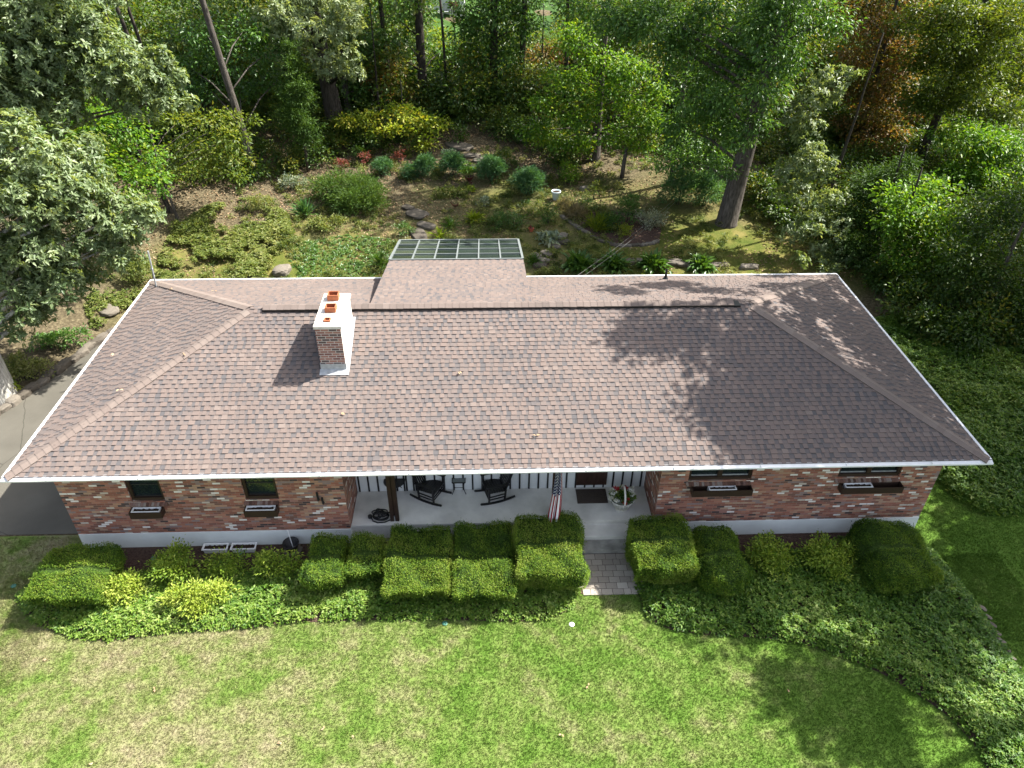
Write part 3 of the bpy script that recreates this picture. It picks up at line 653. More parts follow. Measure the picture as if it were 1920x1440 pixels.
def extension():
    rng = np.random.default_rng(4); x0, x1 = -3.84, .84; s3 = .205; y0 = RY+.12; ye = 10.0; zt = RZ+.03
    mb = MB(); ze = zt-s3*(ye-y0)
    roof_face(mb, (x1, ye, ze), (-1, 0, 0), (0, -1), s3, x1-x0, ye-y0, 0, 0, rng)
    mb.quad((x0, ye, ze), (x0, y0, zt), (x0, y0, zt-.3), (x0, ye, EZ-.4), a=.2); mb.quad((x1, y0, zt), (x1, ye, ze), (x1, ye, EZ-.4), (x1, y0, zt-.3), a=.2)
    er = hp(mb.build('extension_roof', SHING, house))
    yg = 13.45; zg = EZ-.02; z0 = ze+.0
    sk = MB(); n = 6
    def pt(u, v, h=0): return (x0+.02+(x1-x0-.04)*u, ye+(yg-ye)*v, z0+(zg-z0)*v+h)
    for k in range(n+1):
        sk.beam(pt(k/n, 0, .03), pt(k/n, 1, .03), .05 if 0 < k < n else .08, .06)
    for v in (0, .25, .5, .75, 1): sk.beam(pt(0, v, .035), pt(1, v, .035), .026 if 0 < v < 1 else .05, .045)
    so_ = hp(sk.build('skylight', BARG, house))
    vals = [[.75,.9,.3,.6,.5,.4],[.15,.75,.2,.55,.45,.35],[.85,.7,.1,.5,.5,.55],[.2,.6,.15,.3,.35,.2]]
    for i in range(n):
        for j in range(4):
            mb = MB(); a = vals[3-j][i]
            mb.quad(pt(i/n, j/4, .02), pt((i+1)/n, j/4, .02), pt((i+1)/n, (j+1)/4, .02), pt(i/n, (j+1)/4, .02), a=a); root_at(mb.build('pane', SKYG, so_), (0, 0, 0))
    mb = MB()
    for (a, b2) in (((x0+.05, 9.6), (x0+.05, yg-.05)), ((x1-.05, 9.6), (x1-.05, yg-.05)), ((x0+.05, yg-.05), (x1-.05, yg-.05))):
        mb.quad((*a, -.1), (*b2, -.1), (*b2, EZ-.06), (*a, EZ-.06))
    hp(mb.build('sunroom_wall', WHITE, house))
    # small roof fittings
    p = (5.85, 9.55); z = EZ+(DP-p[1])*SL
    mb = MB(); mb.lathe([(.11, 0), (.1, .03), (.055, .09), (.05, .16)], (*p, z), 12); mb.lathe([(.04, .1), (.04, .4), (.03, .4)], (*p, z), 10); hp(mb.build('vent_pipe', BLACK, house))
    b = PZ(294, 541, EZ+.12); t = PY(282, 486, b[1]); mb = MB()
    mb.tube([b, (t[0], b[1], t[2]+.3)], .028, 8); mb.tube([(b[0]-.02, b[1], b[2]+.75), (b[0]+.07, b[1]-.02, b[2]+.78)], .025, 6); mh = hp(mb.build('service_mast', FLASH, house))
    mb = MB(); mb.lathe([(.1, -.03), (.09, .04), (.04, .1)], b, 12); root_at(mb.build('boot', DARKM, mh), (0, 0, 0))
    mb = MB()
    for (px, py, h) in ((597, 938, .3), (606, 944, .22)):
        q = PY(px, py, WY-.05); mb.tube([(q[0], WY+.01, q[2]), (q[0], WY-.05, q[2]), (q[0], WY-.07, q[2]+h)], .03, 8)
    hp(mb.build('fill_pipe', DARKM, house))
extension()

# ------------------------------------------------------------------ path, stones, front things
def path():
    mb = MB(); rng = np.random.default_rng(8); cx, y = 1.86, .08; r = 0
    while y > -1.22:
        x = cx+.02*r-.05 - (.13 if r % 2 else 0); 
        while x < 3.62:
            wd = .2 if (r+int(x*7)) % 2 else .29
            z = .028+rng.uniform(-.003, .003)
            mb.box(x+.006, x+wd-.006, y-.19, y-.006, -.05, z, a=rng.random()); x += wd
        y -= .198; r += 1
    o = mb.build('paver_path', PAVER); tag(o, kind='structure')
    sheet('path_base', [(1.7, -1.25), (3.72, -1.25), (3.72, .1), (1.7, .1)], .017, MULCH, .5)
path()
def rock(name, p, sx, sy, sz, label, cat='stone', group=None, rz=None, seed=0, flat=.5, mat=None):
    bm = bmesh.new(); bmesh.ops.create_icosphere(bm, subdivisions=3, radius=1); r = random.Random(seed)
    o1 = r.random()*50
    for v in bm.verts:
        c = v.co; k = 1+.35*(vnoise(c.x*1.3+o1, c.y*1.3+c.z, 1.0, 2)-.5)+.18*(vnoise(c.x*4+o1, c.y*4+c.z*3, 1.0, 5)-.5)
        q = Vector((math.copysign(abs(c.x)**.62, c.x), math.copysign(abs(c.y)**.62, c.y), math.copysign(abs(c.z)**flat, c.z)))*k
        v.co = Vector((q.x*sx, q.y*sy, q.z*sz))
    me = bpy.data.meshes.new(name); bm.to_mesh(me); bm.free()
    at = me.attributes.new('rnd', 'FLOAT', 'FACE'); at.data.foreach_set('value', np.full(len(me.polygons), r.random(), np.float32))
    o = link(name, me, mat or STONE); o.location = [float(v) for v in p]; o.rotation_euler[2] = r.uniform(0, 3) if rz is None else rz
    tag(o, label, cat, group); return o

def yew(name, x0, x1, y0, y1, h, label, seed, r=.11, under=.3, hue=.5):
    rng = np.random.default_rng(seed); c = np.array([(x0+x1)/2, (y0+y1)/2, 0]); half = np.array([(x1-x0)/2, (y1-y0)/2, (h-under)/2]); zc = (h+under)/2
    t = empty(name, (c[0], c[1], 0), label, 'hedge', 'clipped yew shrubs along the front of the house')
    def surf(q):
        p = q*half; cl = np.clip(p, -(half-r), half-r); d = p-cl; n = nrm(np.where(np.abs(d) < 1e-6, 0, d))
        ed = np.linalg.norm(d, axis=1) > 1e-5
        s = cl+n*r; s[~ed] = p[~ed]
        # belly out towards the front, lean and waves so the clipping looks done by hand
        wob = .05*np.sin(p[:, 0]*3.1+seed)+.04*np.sin(p[:, 1]*4+seed*2)+.035*np.sin(p[:, 0]*7+p[:, 1]*5)
        s = s+n*wob[:, None]; s[:, 1] -= .14*np.clip(s[:, 2]/half[2], -1, 1)*(s[:, 1] < 0)
        return s+[c[0], c[1], zc], n
    def cube_pts(k):
        q = rng.uniform(-1, 1, (k, 3)); ar = np.array([half[1]*half[2], half[0]*half[2], half[0]*half[1]]); ax = rng.choice(3, k, p=ar/ar.sum())
        q[np.arange(k), ax] = rng.choice([-1, 1], k); return q
    area = 8*(half[0]*half[1]+half[0]*half[2]+half[1]*half[2]); n = int(area*2900)
    P, N = surf(cube_pts(n)); P = P-N*np.where(rng.random(n) < .03, rng.uniform(-.11, -.03, n), rng.uniform(-.03, .05, n))[:, None]
    D = N*.6+rng.normal(0, .6, (n, 3)); D[:, 2] += .25; NN = rng.normal(0, .45, (n, 3))+N*.6; NN[:, 2] += .7
    L = rng.uniform(.03, .062, n); V, F = leaf_geo(P, NN, D, L, L*.36, .1)
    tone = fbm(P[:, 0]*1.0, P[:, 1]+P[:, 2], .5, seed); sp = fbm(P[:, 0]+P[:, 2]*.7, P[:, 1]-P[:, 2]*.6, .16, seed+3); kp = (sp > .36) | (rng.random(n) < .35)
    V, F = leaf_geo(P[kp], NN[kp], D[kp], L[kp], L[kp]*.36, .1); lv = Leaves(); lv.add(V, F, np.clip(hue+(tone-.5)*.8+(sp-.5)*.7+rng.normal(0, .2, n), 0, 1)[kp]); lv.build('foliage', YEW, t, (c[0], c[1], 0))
    bm = bmesh.new(); bmesh.ops.create_cube(bm, size=2); bmesh.ops.subdivide_edges(bm, edges=bm.edges[:], cuts=14, use_grid_fill=True)
    A = np.array([v.co for v in bm.verts]); S, N = surf(A); S = S-N*.06-[c[0], c[1], 0]
    for v, p in zip(bm.verts, S): v.co = p
    me = bpy.data.meshes.new('branches'); bm.to_mesh(me); bm.free(); link('branches', me, YEWC, t)
    mb = MB()
    for k in range(5):
        a = rng.uniform(-.3, .3, 2); mb.tube([(a[0]*.4, a[1]*.4, -.02), (a[0]*half[0]*1.5, a[1]*half[1]*1.5, under+.1)], [.035, .02], 6)
    mb.build('stem', BARKD, t)
yew('yew_hedge', -11.95, -10.08, -1.6, .04, .92, 'wide clipped yew at the driveway end of the front bed', 1)
yew('yew_hedge', -5.2, -4.26, -1.2, .15, .92, 'small clipped yew at the left end of the row before the porch', 2)
yew('yew_hedge', -4.12, -3.28, -.95, .2, .86, 'narrowest clipped yew below the coiled hose and porch post', 3)
yew('yew_hedge', -3.14, -1.53, -1.62, .5, .87, 'broad clipped yew below the left rocking chair', 4, hue=.55)
yew('yew_hedge', -1.38, .08, -1.78, .5, .9, 'broad clipped yew below the right rocking chair', 5, hue=.45)
yew('yew_hedge', .2, 1.88, -1.42, .5, 1.22, 'tall clipped yew left of the steps, behind the hanging flag', 6, hue=.6)
yew('yew_hedge', 3.2, 4.78, -1.35, .38, 1.22, 'tall clipped yew right of the steps and flower basket', 7, hue=.6)
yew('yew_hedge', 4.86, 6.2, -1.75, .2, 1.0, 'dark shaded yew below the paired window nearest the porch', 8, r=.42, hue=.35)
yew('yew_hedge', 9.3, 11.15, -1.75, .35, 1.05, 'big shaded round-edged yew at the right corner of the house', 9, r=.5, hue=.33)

def bush(name, c, lobes, mat, label, cat='shrub', group=None, leaf=.08, wr=.45, dens=1.0, seed=1, hue=.5, stem=True, **kw):
    rng = np.random.default_rng(seed); t = empty(name, c, label, cat, group); lv = Leaves()
    for (dx, dy, dz, R) in lobes: lobe_leaves(lv, (c[0]+dx, c[1]+dy, c[2]+dz), R, leaf, wr, dens, rng=rng, hue=hue, spray=kw.get('spray', .12), flat=kw.get('flat', .85), droop=kw.get('droop', .05), hv=kw.get('hv', .2), top=kw.get('top', .5))
    lv.build('foliage', mat, t, c)
    if stem:
        mb = MB()
        for (dx, dy, dz, R) in lobes:
            mb.tube([(dx*.15, dy*.15, -.05), (dx*.6, dy*.6, dz*.6), (dx, dy, dz)], [.02, .014, .008], 5)
        mb.build('stem', BARKD, t)
    return t
AZ = 'loose azalea bushes in the front beds'
def gz(px, py, z=0): p = PZ(px, py, z); return (p[0], p[1], 0.0)
bush('azalea_bush', gz(235, 1130), [(0, 0, .45, .38), (-.25, .1, .3, .3), (.3, .05, .35, .3), (.1, .3, .45, .28)], AZAL, 'yellow green azalea beside the wide yew near the driveway', group=AZ, seed=31, hue=.7)
bush('azalea_bush', gz(330, 1090), [(0, 0, .55, .42), (-.35, .1, .45, .32), (.35, .0, .5, .36), (.05, .35, .6, .35)], AZAL, 'azalea nearest the two white troughs, mostly in shade', group=AZ, seed=32, hue=.45)
bush('azalea_bush', gz(370, 1140), [(0, 0, .45, .4), (-.4, .05, .4, .34), (.4, .1, .45, .34), (.1, -.3, .3, .3), (.7, .2, .4, .28)], AZAL, 'brightest yellow green azalea in the middle of the left bed', group=AZ, seed=33, hue=.8)
bush('azalea_bush', gz(430, 1085), [(0, 0, .5, .35), (.3, .1, .45, .3), (-.3, .1, .4, .28)], AZAL, 'dull green azalea in front of the white trough on the right', group=AZ, seed=34, hue=.4)
bush('azalea_bush', gz(520, 1080), [(0, 0, .5, .4), (.35, .0, .45, .3), (-.3, .1, .4, .3)], AZAL, 'azalea with bare twigs in front of the black bucket', group=AZ, seed=35, hue=.42)
bush('azalea_bush', gz(1440, 1070), [(0, 0, .5, .42), (.3, .1, .45, .34), (-.32, .2, .5, .34), (.0, .4, .55, .34), (.1, -.35, .3, .3)], AZAL, 'azalea right beside the dark shaded yew in the right bed', group=AZ, seed=36, hue=.5)
bush('azalea_bush', gz(1540, 1070), [(0, 0, .55, .44), (.32, .1, .45, .36), (-.3, .1, .5, .36), (.1, .4, .55, .34), (.1, -.4, .35, .34)], AZAL, 'azalea between another azalea and the big corner yew', group=AZ, seed=37, hue=.5)

def cover(name, poly, den, leaf, mat, label, seed, hmax=.28, hue=.5, edge=.4, holes=None, k=5, cat='ground cover', patchy=0):
    rng = np.random.default_rng(seed); P = np.array([p[:2] for p in poly]); lo, hi = P.min(0), P.max(0)
    n = int((hi-lo).prod()*den); x = rng.uniform(lo[0], hi[0], n); y = rng.uniform(lo[1], hi[1], n); m = in_poly(x, y, P)
    if holes is not None: m &= ~holes(x, y)
    if patchy: m &= (fbm(x, y, 1.3, 3)+.35*(fbm(x, y, .35, 6)-.5)) > patchy
    x, y = x[m], y[m]; n = len(x)
    # distance to the outline for a rounded rim
    d = np.full(n, 9.0)
    for i in range(len(P)):
        a, b = P[i], P[(i+1) % len(P)]; e = b-a; L2 = max(1e-6, e@e); t = np.clip(((x-a[0])*e[0]+(y-a[1])*e[1])/L2, 0, 1)
        d = np.minimum(d, np.hypot(x-a[0]-t*e[0], y-a[1]-t*e[1]))
    h = np.minimum(1, d/edge)**.5*hmax*(.3+1.0*fbm(x, y, .8, seed % 7))
    z = tz(x, y)+h*rng.uniform(.55, 1.0, n)+.01; C = np.repeat(np.stack([x, y, z], 1), k, 0); ang = rng.uniform(0, 6.28, n)[:, None]+np.arange(k)*6.283/k+rng.normal(0, .3, (n, k)); ang = ang.ravel()
    D = np.stack([np.cos(ang), np.sin(ang), rng.normal(.15, .35, n*k)], 1); N = np.repeat(rng.normal(0, .3, (n, 3)), k, 0); N[:, 2] += 1; N += .3*D*-1
    L = leaf*np.repeat(rng.uniform(.6, 1.35, n), k)*rng.uniform(.75, 1.2, n*k); V, F = leaf_geo(C, N, D, L, L*.48, .2); lv = Leaves()
    tone = np.clip(hue+(fbm(x, y, 1.4, 2)-.5)*.6+rng.normal(0, .16, n), 0, 1); lv.add(V, F, np.clip(np.repeat(tone, k)+rng.normal(0, .12, n*k), 0, 1))
    o = lv.build(name, mat); tag(o, label, cat, kind='stuff'); return o
hole = lambda x, y: (y > .35) | ((y > -.35) & (x < -5.3)) | ((y > -.1) & (x > 6.3) & (x < 9.2))
cover('ground_cover', LBED, 420, .085, PACHY, 'glossy low pachysandra filling the bed before the yew row', 41, .3, .55, holes=hole)
cover('ground_cover', RBED, 420, .085, PACHY, 'glossy low pachysandra sweeping round the right of the lawn', 42, .34, .45, holes=hole)
RO = [G(*p)[:2] for p in ((1752, 900), (1790, 935), (1830, 962), (1870, 970), (1925, 963), (2080, 950))] + [np.array((22, 6)), np.array((22, 13)), np.array((13, 12.0)), np.array((12.2, 6))]
cover('ground_cover', RO, 260, .1, PACHY, 'dark shaded ground cover between the house side and the trees', 43, .45, .4)
IVP = [G(*p)[:2] for p in ((300, 480), (330, 425), (400, 385), (480, 372), (540, 400), (556, 450), (520, 480), (500, 518), (480, 545), (300, 545), (290, 520))]
cover('ivy_cover', IVP, 260, .11, IVY, 'bright sunlit ivy bank behind the left end of the roof', 44, .42, .55, patchy=.44)
IV2 = [G(*p)[:2] for p in ((180, 520), (240, 490), (300, 500), (300, 560), (230, 610), (175, 640), (160, 570))]
cover('ivy_cover', IV2, 150, .11, IVY, 'ivy growing up to the back left corner of the house', 45, .3, .45, patchy=.47)
IV3 = [G(*p)[:2] for p in ((560, 455), (650, 440), (740, 450), (745, 490), (700, 520), (560, 525), (540, 480))]
cover('weed_cover', IV3, 90, .09, HOSTA, 'patchy bright green weeds behind the extension roof left edge', 46, .1, .6)

def roof_pt(px, py):
    d = ray(px, py); best = None
    for n_, k_ in ((np.array([0, -SL, 1.0]), EZ), (np.array([0, SL, 1.0]), EZ+SL*DP), (np.array([SL, 0, 1.0]), EZ+SL*W2)):
        t_ = (k_-n_@CAMP)/(n_@d); q_ = CAMP+d*t_
        zz = min(EZ+SL*q_[1], EZ+SL*(DP-q_[1]), EZ+SL*(W2-q_[0]))
        if abs(zz-q_[2]) < .03: return q_
    return PZ(px, py, EZ)

# ------------------------------------------------------------------ porch and front objects
def window_box(x0, x1, z0, z1, lx0, lx1, label, seed):
    y0, y1 = WY-.25, WY-.004; t = .022; c = ((x0+x1)/2, y1, z0); rt = empty('window_box', c, label, 'flower box', 'brown flower boxes under the windows')
    mb = MB(); mb.box(x0, x1, y0, y0+t, z0, z1); mb.box(x0, x1, y1-t, y1, z0, z1); mb.box(x0, x0+t, y0+t, y1-t, z0, z1); mb.box(x1-t, x1, y0+t, y1-t, z0, z1); mb.box(x0+t, x1-t, y0+t, y1-t, z0, z0+t)
    root_at(mb.build('box', BROWN, rt), c)
    mb = MB(); a, b = lx0, lx1; u0, u1 = y0+t+.012, y1-t-.012; h = z1+.012; q = .022
    mb.box(a, b, u0, u0+q, z0+.05, h); mb.box(a, b, u1-q, u1, z0+.05, h); mb.box(a, a+q, u0+q, u1-q, z0+.05, h); mb.box(b-q, b, u0+q, u1-q, z0+.05, h)
    root_at(mb.build('liner', WHITE, rt), c)
    soil_bed(rt, c, a+q, b-q, u0+q, u1-q, z1-.05, seed)
def soil_bed(rt, c, x0, x1, y0, y1, z, seed):
    rng = np.random.default_rng(seed); mb = MB(); n = 14
    H = z+rng.uniform(-.012, .03, (n+1, 4)); X = np.linspace(x0, x1, n+1); Y = np.linspace(y0, y1, 4)
    for i in range(n):
        for j in range(3): mb.quad((X[i], Y[j], H[i, j]), (X[i+1], Y[j], H[i+1, j]), (X[i+1], Y[j+1], H[i+1, j+1]), (X[i], Y[j+1], H[i, j+1]))
    root_at(mb.build('soil', SOIL, rt), c)
window_box(-9.93, -9.10, 1.34, 1.56, -9.88, -9.15, 'brown flower box with white liner under the leftmost window', 1)
window_box(-6.96, -6.10, 1.32, 1.54, -6.92, -6.16, 'brown flower box with white liner under the window nearest the fill pipes', 2)
window_box(4.93, 6.55, 1.75, 1.96, 5.38, 6.12, 'long brown flower box with half liner under the paired window nearest the steps', 3)
window_box(8.97, 10.65, 1.75, 1.96, 9.08, 9.82, 'long brown flower box under the paired window at the right corner', 4)
def trough(px, py, label, seed):
    p = PZ(px, py, .06); x, y = p[0], .47; L, w_, h = .66, .22, .2; c = (x, y, .02); rt = empty('planter_trough', c, label, 'planter', 'white troughs by the foundation')
    mb = MB()
    n = len(mb.v); ins = .04
    def ring(s, z): return [(x-L/2+s, y-w_/2+s, z), (x+L/2-s, y-w_/2+s, z), (x+L/2-s, y+w_/2-s, z), (x-L/2+s, y+w_/2-s, z)]
    prof = [ring(ins, .03), ring(.012, .02+h-.03), ring(-.01, .02+h-.03), ring(-.01, .02+h), ring(.022, .02+h), ring(.04, .08)]
    for a, b in zip(prof, prof[1:]):
        for k in range(4): mb.quad(a[k], a[(k+1) % 4], b[(k+1) % 4], b[k])
    mb.quad(*prof[0][::-1]); root_at(mb.build('trough', WHITE, rt), c)
    soil_bed(rt, c, x-L/2+.03, x+L/2-.03, y-w_/2+.03, y+w_/2-.03, .17, seed)
trough(410, 1021, 'white planter trough of soil on the left by the foundation', 5)
trough(462, 1021, 'white planter trough of soil on the right, nearer the black bucket', 6)
p = PZ(553, 1016, .05); c = (p[0], .40, 0.0)
rt = empty('bucket', c, 'black bucket with a white rod standing in it by the foundation', 'bucket')
mb = MB(); mb.lathe([(.001, .1), (.14, .1), (.2, .36), (.225, .37), (.22, .39), (.195, .375), (.145, .15), (.001, .14)], (0, 0, 0), 20); mb.build('pail', DARKM, rt, True)
mb = MB(); mb.tube([(.02, .05, .14), (-.05, .12, .75)], .014, 6); mb.build('rod', WHITE, rt)
mb = MB(); mb.tube([(.18*math.cos(a), .01, .37+.16*math.sin(a)-.01) for a in np.linspace(.0, .9, 5)], .007, 5); mb.build('handle', DARKM, rt)
rock('stone', (c[0]+.02, c[1], .05), .24, .16, .055, 'flat stone carrying the black bucket', seed=3, rz=.2)
def hose():
    p = PZ(713, 968, .6); c = (p[0], p[1], .552); rt = empty('hose_coil', c, 'black coiled hose heaped on the porch left of the post', 'hose'); mb = MB(); pts = []
    rng = random.Random(4)
    for i in range(150):
        t = i/150; a = t*2*math.pi*7.0; r = .13+.06*math.sin(t*19)+.02*math.sin(t*50); pts.append((r*1.25*math.cos(a)+.03*math.sin(t*9), r*.9*math.sin(a)+.03*math.cos(t*7), .03+t*.2+.05*math.sin(a+t*12)*(.3+t)))
    pts += [(.25, .04, .16), (.33, -.02, .06), (.3, -.12, .022), (.15, -.2, .02), (-.05, -.22, .02), (-.2, -.14, .022)]
    mb.tube(pts, .019, 7); mb.build('hose', BLACK, rt, True)
    mb = MB(); mb.lathe([(.0, 0), (.06, 0), (.06, .07), (.0, .07)], (-.28, -.02, .03), 12); mb.tube([(-.2, -.12, .03), (-.27, -.03, .07)], .018, 6); mb.build('nozzle', DARKM, rt)
hose()
def rocker(name, p, rz, label):
    rt = empty(name, (p[0], p[1], .55), label, 'rocking chair', 'black porch rocking chairs', rz); W = .29   # faces local -Y
    def part(nm, fn): mb = MB(); fn(mb); mb.build(nm, BLACK, rt)
    for s in (-1, 1):
        def rk(mb):
            for i in range(10):
                a, b = -.52+i*.104, -.52+(i+1)*.104; z = lambda y: .028+.32*(y*y)*.8
                mb.beam((s*W, a, z(a)), (s*W, b, z(b)), .045, .05)
        part('runner', rk)
        part('leg', lambda mb: mb.beam((s*W, -.27, .05), (s*W, -.25, .64), .045, .045))
        part('leg', lambda mb: mb.beam((s*W, .20, .05), (s*W, .24, .44), .045, .045))
        part('armrest', lambda mb: mb.beam((s*(W+.01), -.33, .66), (s*(W+.01), .32, .63), .09, .026))
        part('stretcher', lambda mb: [mb.beam((s*W, -.26, z), (s*W, .21, z), .028, .028) for z in (.18, .28)])
        part('back_post', lambda mb: mb.beam((s*.26, .22, .38), (s*.25, .50, 1.14), .045, .045))
    part('stretcher', lambda mb: [mb.beam((-W, -.26, z), (W, -.26, z), .028, .028) for z in (.16, .26)])
    def seat(mb):
        for i in range(7): y = -.27+i*.075; mb.box(-.28, .28, y, y+.066, .405-.006*i, .43-.006*i)
        mb.box(-.28, .28, -.29, -.27, .37, .425)
    part('seat', seat)
    def back(mb):
        for i in range(6):
            x = -.19+i*.076; mb.beam((x, .23, .43), (x*.97, .49, 1.09), .05, .014, (0, 1, .3))
        mb.beam((-.25, .50, 1.12), (.25, .50, 1.12), .03, .09); mb.beam((-.26, .24, .45), (.26, .24, .45), .03, .05)
    part('backrest', back)
pa = PZ(806, 940, .55); pb = PZ(926, 940, .55)
rocker('rocking_chair', (pa[0]+.02, pa[1]+.22), math.radians(62), 'black slatted rocking chair on the left, near the porch post')
rocker('rocking_chair', (pb[0]+.03, pb[1]+.22), math.radians(-72), 'black slatted rocking chair on the right, nearer the flag')
p = PZ(861, 924, .55); rt = empty('side_table', (p[0], p[1]+.12, .55), 'small black metal side table between the two rocking chairs', 'side table')
mb = MB(); T = .19
for a, b in (((-T, -T), (T, -T)), ((T, -T), (T, T)), ((T, T), (-T, T)), ((-T, T), (-T, -T))): mb.beam((*a, .46), (*b, .46), .022, .022)
mb.build('top_frame', BLACK, rt); mb = MB(); mb.box(-T+.012, T-.012, -T+.012, T-.012, .455, .462); mb.build('glass_top', pmat('grey_glass', (.18, .2, .2), .15, .5), rt)
for sx in (-1, 1):
    for sy in (-1, 1): mb = MB(); mb.tube([(sx*T*.9, sy*T*.9, .46), (sx*T*.62, sy*T*.62, .2), (sx*T*1.05, sy*T*1.05, .012)], .011, 6); mb.build('leg', BLACK, rt)
for q in (-T*.62, T*.62): mb = MB(); mb.beam((-T*.62, q, .2), (T*.62, q, .2), .014, .014); mb.build('stretcher', BLACK, rt)
p = PZ(742, 922, .55); rt = empty('plant_stand', (p[0], p[1]-.05, .55), 'low round black metal stand half hidden behind the porch post', 'stand')
mb = MB(); mb.lathe([(.0, .46), (.3, .46), (.31, .475), (.3, .485), (0, .485)], (0, 0, 0), 24); mb.build('tabletop', DARKM, rt)
for k in range(3):
    a = k*2.09+.5; mb = MB(); mb.tube([(0.02*math.cos(a), .02*math.sin(a), .46), (.1*math.cos(a), .1*math.sin(a), .25), (.28*math.cos(a), .28*math.sin(a), .01)], .012, 6); mb.build('leg', BLACK, rt)
q = [PZ(*k, .555) for k in ((1080, 942), (1142, 941), (1139, 916), (1079, 917))]
mb = MB(); mb.box(2.05, 2.93, 1.50, 2.08, .549, .562); mb.box(2.07, 2.91, 1.52, 2.06, .562, .567); o = mb.build('doormat', MAT); tag(o, 'brown ribbed doormat in front of the brown front door', 'doormat')
def basket():
    p = PZ(1163, 955, .57); c = (p[0]+.03, p[1]+.05, .55); rt = empty('flower_basket', c, 'white basket planter with tall handle and white and red flowers', 'planter')
    mb = MB(); mb.lathe([(.0, 0), (.16, 0), (.17, .02), (.15, .05), (.2, .2), (.27, .34), (.32, .4), (.33, .43), (.3, .42), (.24, .34), (.0, .33)], (0, 0, 0), 24, ex=1.08)
    for k in range(24):
        a = k*math.pi/12; mb.tube([(.175*1.08*math.cos(a), .175*math.sin(a), .1), (.285*1.08*math.cos(a), .285*math.sin(a), .36)], .012, 4)
    mb.build('basket', CAPW, rt, True)
    mb = MB(); mb.tube([(.02, -.31*math.cos(a), .40+.42*math.sin(a)) for a in np.linspace(0, math.pi, 16)], .028, 8); mb.build('handle', CAPW, rt, True)
    lv = Leaves(); rng = np.random.default_rng(5)
    for dx, dy in ((-.17, 0), (.17, .03), (0, .15), (0, -.12), (.05, 0), (.2, -.1), (-.2, .1)): lobe_leaves(lv, (dx, dy, .47), .15, .06, .6, 1.1, rng=rng, spray=.05)
    lv.build('foliage', PACHY, rt)
    for mat, nm, pts in ((PETW, 'white_flower', ((-.32, .12, .58), (-.34, -.1, .5), (-.2, -.18, .52), (.28, .16, .6), (-.26, .05, .58), (.22, .02, .62), (.3, 0, .58))), (PETR, 'red_flower', ((-.15, .2, .6), (.04, -.24, .52), (.1, .22, .6), (.08, -.2, .55)))):
        for q in pts:
            lv = Leaves(); lobe_leaves(lv, q, .045, .045, .9, 1.2, rng=rng, spray=.03); lv.build(nm, mat, rt)
CAPW = pmat('cream_basket', (.66, .64, .58), .6, .3, var=.06)
basket()
def flag():
    top = np.array([1.30, .32, 2.93]); c = (1.33, 1.05, 2.35); rt = empty('flag', c, 'striped flag with white stars on blue hanging from a pole on the porch post', 'flag')
    mb = MB(); mb.tube([(1.36, 1.06, 2.3), (1.30, .3, 2.95), (1.295, .22, 3.02)], .014, 8); root_at(mb.build('pole', WHITE, rt), c)
    mb = MB(); mb.lathe([(0, 0), (.03, .01), (.035, .04), (.02, .07), (0, .075)], (1.295, .2, 3.0), 10); root_at(mb.build('finial', CAPW, rt), c)
    nu, nv = 40, 34; V = []; UV = []
    for j in range(nv+1):
        v = j/nv
        for i in range(nu+1):
            u = i/nu; wdt = .17+.15*min(1, v*1.5)
            fold = math.sin(u*math.pi*4.5+v*1.3)*(.035+.05*v)
            back = .12*max(0, u-.62)
            x = 1.33-.10*v+(u-.5)*wdt*(1.0 if u < .62 else .75)+.02*math.sin(v*5) + (.10*v if u > .62 else 0)*min(1, (u-.62)*6 if u > .62 else 0)
            y = .50-.30*v+fold+back*3; z = 2.90-2.15*v*(1-.16*max(0, u-.55))-.12*u*0
            V.append((x-c[0], y-c[1], z-c[2])); UV.append((u, v))
    F = [(j*(nu+1)+i, j*(nu+1)+i+1, (j+1)*(nu+1)+i+1, (j+1)*(nu+1)+i) for j in range(nv) for i in range(nu)]
    me = bpy.data.meshes.new('cloth'); me.from_pydata(V, [], F); uv = me.uv_layers.new(name='UVMap')
    for l in me.loops: uv.data[l.index].uv = UV[l.vertex_index]
    me.polygons.foreach_set('use_smooth', [True]*len(F)); link('cloth', me, FLAGM, rt)
flag()
def disc(px, py, mat, label, r=.07):
    p = PZ(px, py, .03); mb = MB(); mb.lathe([(r, -.03), (r, -.012), (r*.85, -.004), (0, -.003)], p, 16); o = mb.build('ground_cap', mat, None, True, p); o.location = p.tolist(); tag(o, label, 'pipe cap')
TEAL = pmat('teal_plastic', (.04, .15, .115), .5, .4)
disc(287, 1046, TEAL, 'teal plastic cap in the mulch beside the wide yew'); disc(451, 1037, TEAL, 'teal plastic cap in the mulch in front of the white troughs', .05)
disc(834, 1168, TEAL, 'teal plastic cap in the lawn at the edge of the shaded bed'); disc(1072, 1170, WHITE, 'white round cap in the lawn before the path')
disc(25, 1098, TEAL, 'teal plastic cap at the left edge of the front bed')
for i, (px, py) in enumerate(((660, 1380), (170, 1436), (290, 1293), (525, 1392), (1053, 1378), (1102, 1287), (1478, 1299), (607, 1367), (86, 1236))):
    p = PZ(px, py, .03); lv = Leaves(); rng = np.random.default_rng(i); V, F = leaf_geo(np.array([[0, 0, .03], [.01, .01, .03]]), np.array([[.1, .2, 1.], [.3, -.2, 1]]), rng.normal(size=(2, 3))*[1, 1, .1], .075, .05); lv.add(V, F, rng.uniform(.6, 1, 2))
    o = lv.build('fallen_leaf', LITTER); o.location = (p[0], p[1], .02); tag(o, 'single pale dry leaf lying on the front lawn', 'leaf', 'dry leaves on the lawn')
